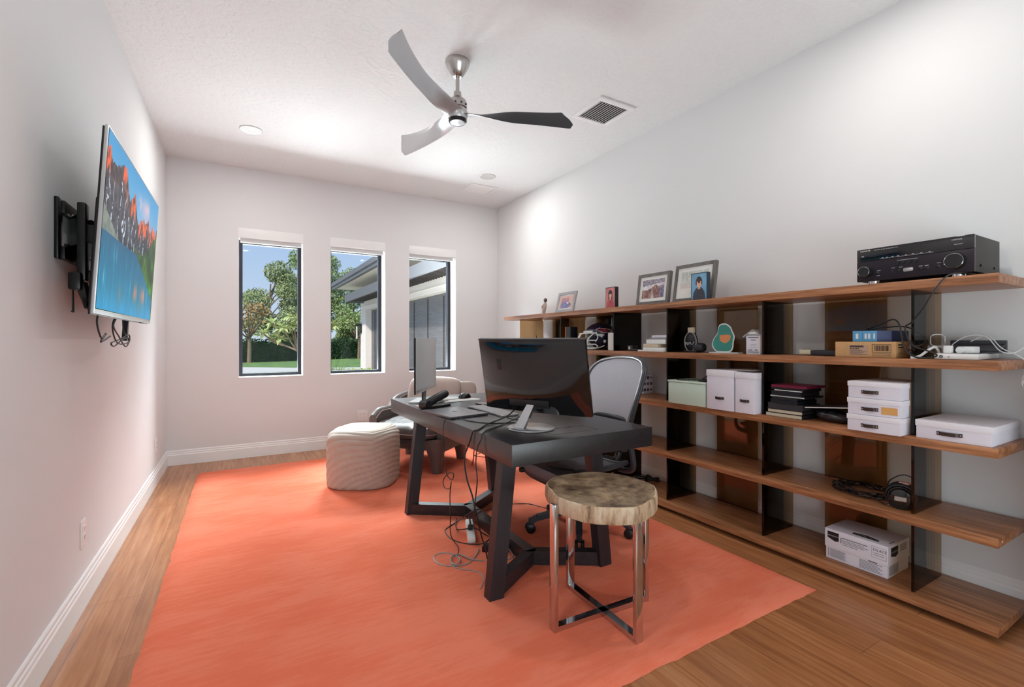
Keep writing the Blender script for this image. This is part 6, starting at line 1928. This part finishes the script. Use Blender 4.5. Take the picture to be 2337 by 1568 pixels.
# ---------------------------------------------------------------- cables from desk to floor, power strip under the desk
def cord(label, pts_, r_, m_, n=8, name='cord', cat='cable'):
    return solo(name, MB().tube(spline(pts_, n), r_, 8), m_, label, cat, group='cables around the desk')
RG = 0.0185
cord('thin cable from the laptop corner with a small knotted loop above the rug', [(1.1, 2.57, 0.770), (1.065, 2.555, 0.772), (1.04, 2.57, 0.768), (1.03, 2.575, 0.73), (1.02, 2.561, 0.661), (1.0, 2.497, 0.575), (0.99, 2.433, 0.492), (0.985, 2.346, 0.478), (0.985, 2.322, 0.516), (0.988, 2.389, 0.505), (0.985, 2.466, 0.448), (0.985, 2.453, 0.41), (0.985, 2.377, 0.423), (0.982, 2.346, 0.467), (0.98, 2.359, 0.393), (0.97, 2.329, 0.286), (1.02, 2.45, 0.15), (1.08, 2.56, 0.06), (1.11, 2.62, 0.024), (1.1, 2.52, RG), (1.05, 2.42, RG)], 0.0028, M['cable'])
cord('thickest black cable running from the dark monitor over the desk edge', [(1.402, 2.29, 0.885), (1.375, 2.34, 0.83), (1.33, 2.36, 0.79), (1.175, 2.298, 0.769), (1.07, 2.19, 0.768), (1.042, 2.2, 0.757), (1.035, 2.225, 0.70), (1.02, 2.25, 0.632), (1.01, 2.235, 0.589), (1.0, 2.181, 0.519), (1.0, 2.12, 0.455), (1.02, 2.115, 0.36), (1.10, 2.22, 0.2), (1.17, 2.31, 0.08), (1.178, 2.304, 0.03), (1.17, 2.25, RG), (1.15, 2.2, RG)], 0.0042, M['cable'])
cord('black cable from the monitor base crossing the desk edge nearest the stool', [(1.43, 2.16, 0.885), (1.42, 2.25, 0.84), (1.40, 2.32, 0.79), (1.261, 2.264, 0.768), (1.10, 2.15, 0.767), (1.046, 2.10, 0.762), (1.036, 2.09, 0.74), (1.02, 2.105, 0.69), (1.01, 2.099, 0.615), (1.0, 2.063, 0.55), (1.02, 2.125, 0.432), (1.12, 2.35, 0.26), (1.2, 2.52, 0.14), (1.23, 2.60, 0.075), (1.235, 2.64, 0.06)], 0.0032, M['cable'])
cord('black cable lying across the desk from laptop to monitor', [(1.13, 2.57, 0.770), (1.14, 2.47, 0.766), (1.197, 2.352, 0.7655), (1.283, 2.303, 0.7655), (1.345, 2.29, 0.7655)], 0.003, M['cable'])
cord('short black cable between the keyboard and the monitor base', [(1.405, 2.49, 0.766), (1.39, 2.43, 0.765), (1.41, 2.36, 0.765), (1.44, 2.30, 0.765)], 0.0025, M['cable'])
cord('long black cable on the rug from the chair to the tangle under the desk', [(1.95, 2.72, RG), (1.887, 2.848, RG), (1.832, 2.954, RG), (1.674, 3.004, RG), (1.5, 2.93, 0.04), (1.40, 2.83, 0.096), (1.32, 2.81, 0.096), (1.26, 2.88, 0.03), (1.159, 2.827, RG), (1.123, 2.783, RG), (1.111, 2.668, RG), (1.155, 2.557, RG), (1.24, 2.50, RG), (1.32, 2.54, RG)], 0.0036, M['cable'])
cord('grey cable lying in wide loops on the rug left of the desk leg', [(1.191, 2.44, RG), (1.156, 2.391, RG), (1.073, 2.318, RG), (0.999, 2.326, RG), (0.938, 2.373, RG), (0.925, 2.445, RG), (0.946, 2.494, RG), (0.994, 2.503, RG), (1.042, 2.457, RG), (1.042, 2.365, 0.026), (1.001, 2.319, 0.03), (0.988, 2.36, 0.026), (1.021, 2.425, 0.026), (1.068, 2.435, 0.022), (1.08, 2.391, 0.026), (1.109, 2.338, 0.022), (1.157, 2.299, RG)], 0.004, M['gcable'])
cord('grey cable running along the rug to the foot of the near desk leg', [(1.0, 2.4, RG), (0.985, 2.33, RG), (1.02, 2.27, RG), (1.056, 2.235, RG), (1.08, 2.18, RG), (1.06, 2.11, RG), (1.01, 2.05, RG)], 0.003, M['gcable'])
cord('black and grey loop of cable on the rug inside the trestle base', [(1.275, 2.34, RG), (1.273, 2.255, RG), (1.318, 2.265, RG), (1.33, 2.305, 0.03), (1.325, 2.345, 0.036), (1.305, 2.36, 0.03), (1.26, 2.39, 0.04), (1.22, 2.43, RG)], 0.0036, M['gcable'])
cord('black cable curling over the white power strip on the rug', [(1.267, 2.933, 0.025), (1.234, 2.872, 0.025), (1.19, 2.75, 0.03), (1.2, 2.67, 0.055), (1.26, 2.64, 0.062), (1.31, 2.62, 0.025), (1.325, 2.58, RG)], 0.0034, M['cable'])
t = thing('power_strip', 'white power strip on the rug among the tangled cables', 'power strip', (1.25, 2.68, 0.017))
PS = frame_mat((1.172, 2.545, 0.0175), (0.367, 0.93, 0), (-0.93, 0.367, 0))
MB().box(0, 0.30, -0.046, 0.0, 0, 0.034, 0.004, mat4=PS).build('strip_body', M['white'], t, world=True)
pg = MB().box(0.11, 0.15, -0.04, -0.008, 0.034, 0.058, 0.004, mat4=PS).tube([PS @ Vector(p) for p in ((0.13, -0.024, 0.055), (0.14, -0.02, 0.09), (0.16, -0.01, 0.11))], [0.008, 0.005, 0.003], 8)
pg.build('plug', M['black'], t, world=True)
t = thing('power_brick', 'black power brick on the rug behind the near desk leg', 'power adapter', (1.25, 2.37, 0.017))
PB = frame_mat((1.195, 2.405, 0.0175), (0.8, -0.6, 0), (0.6, 0.8, 0))
MB().box(0, 0.13, 0, 0.06, 0, 0.032, 0.004, mat4=PB).build('brick_body', M['black'], t, world=True)
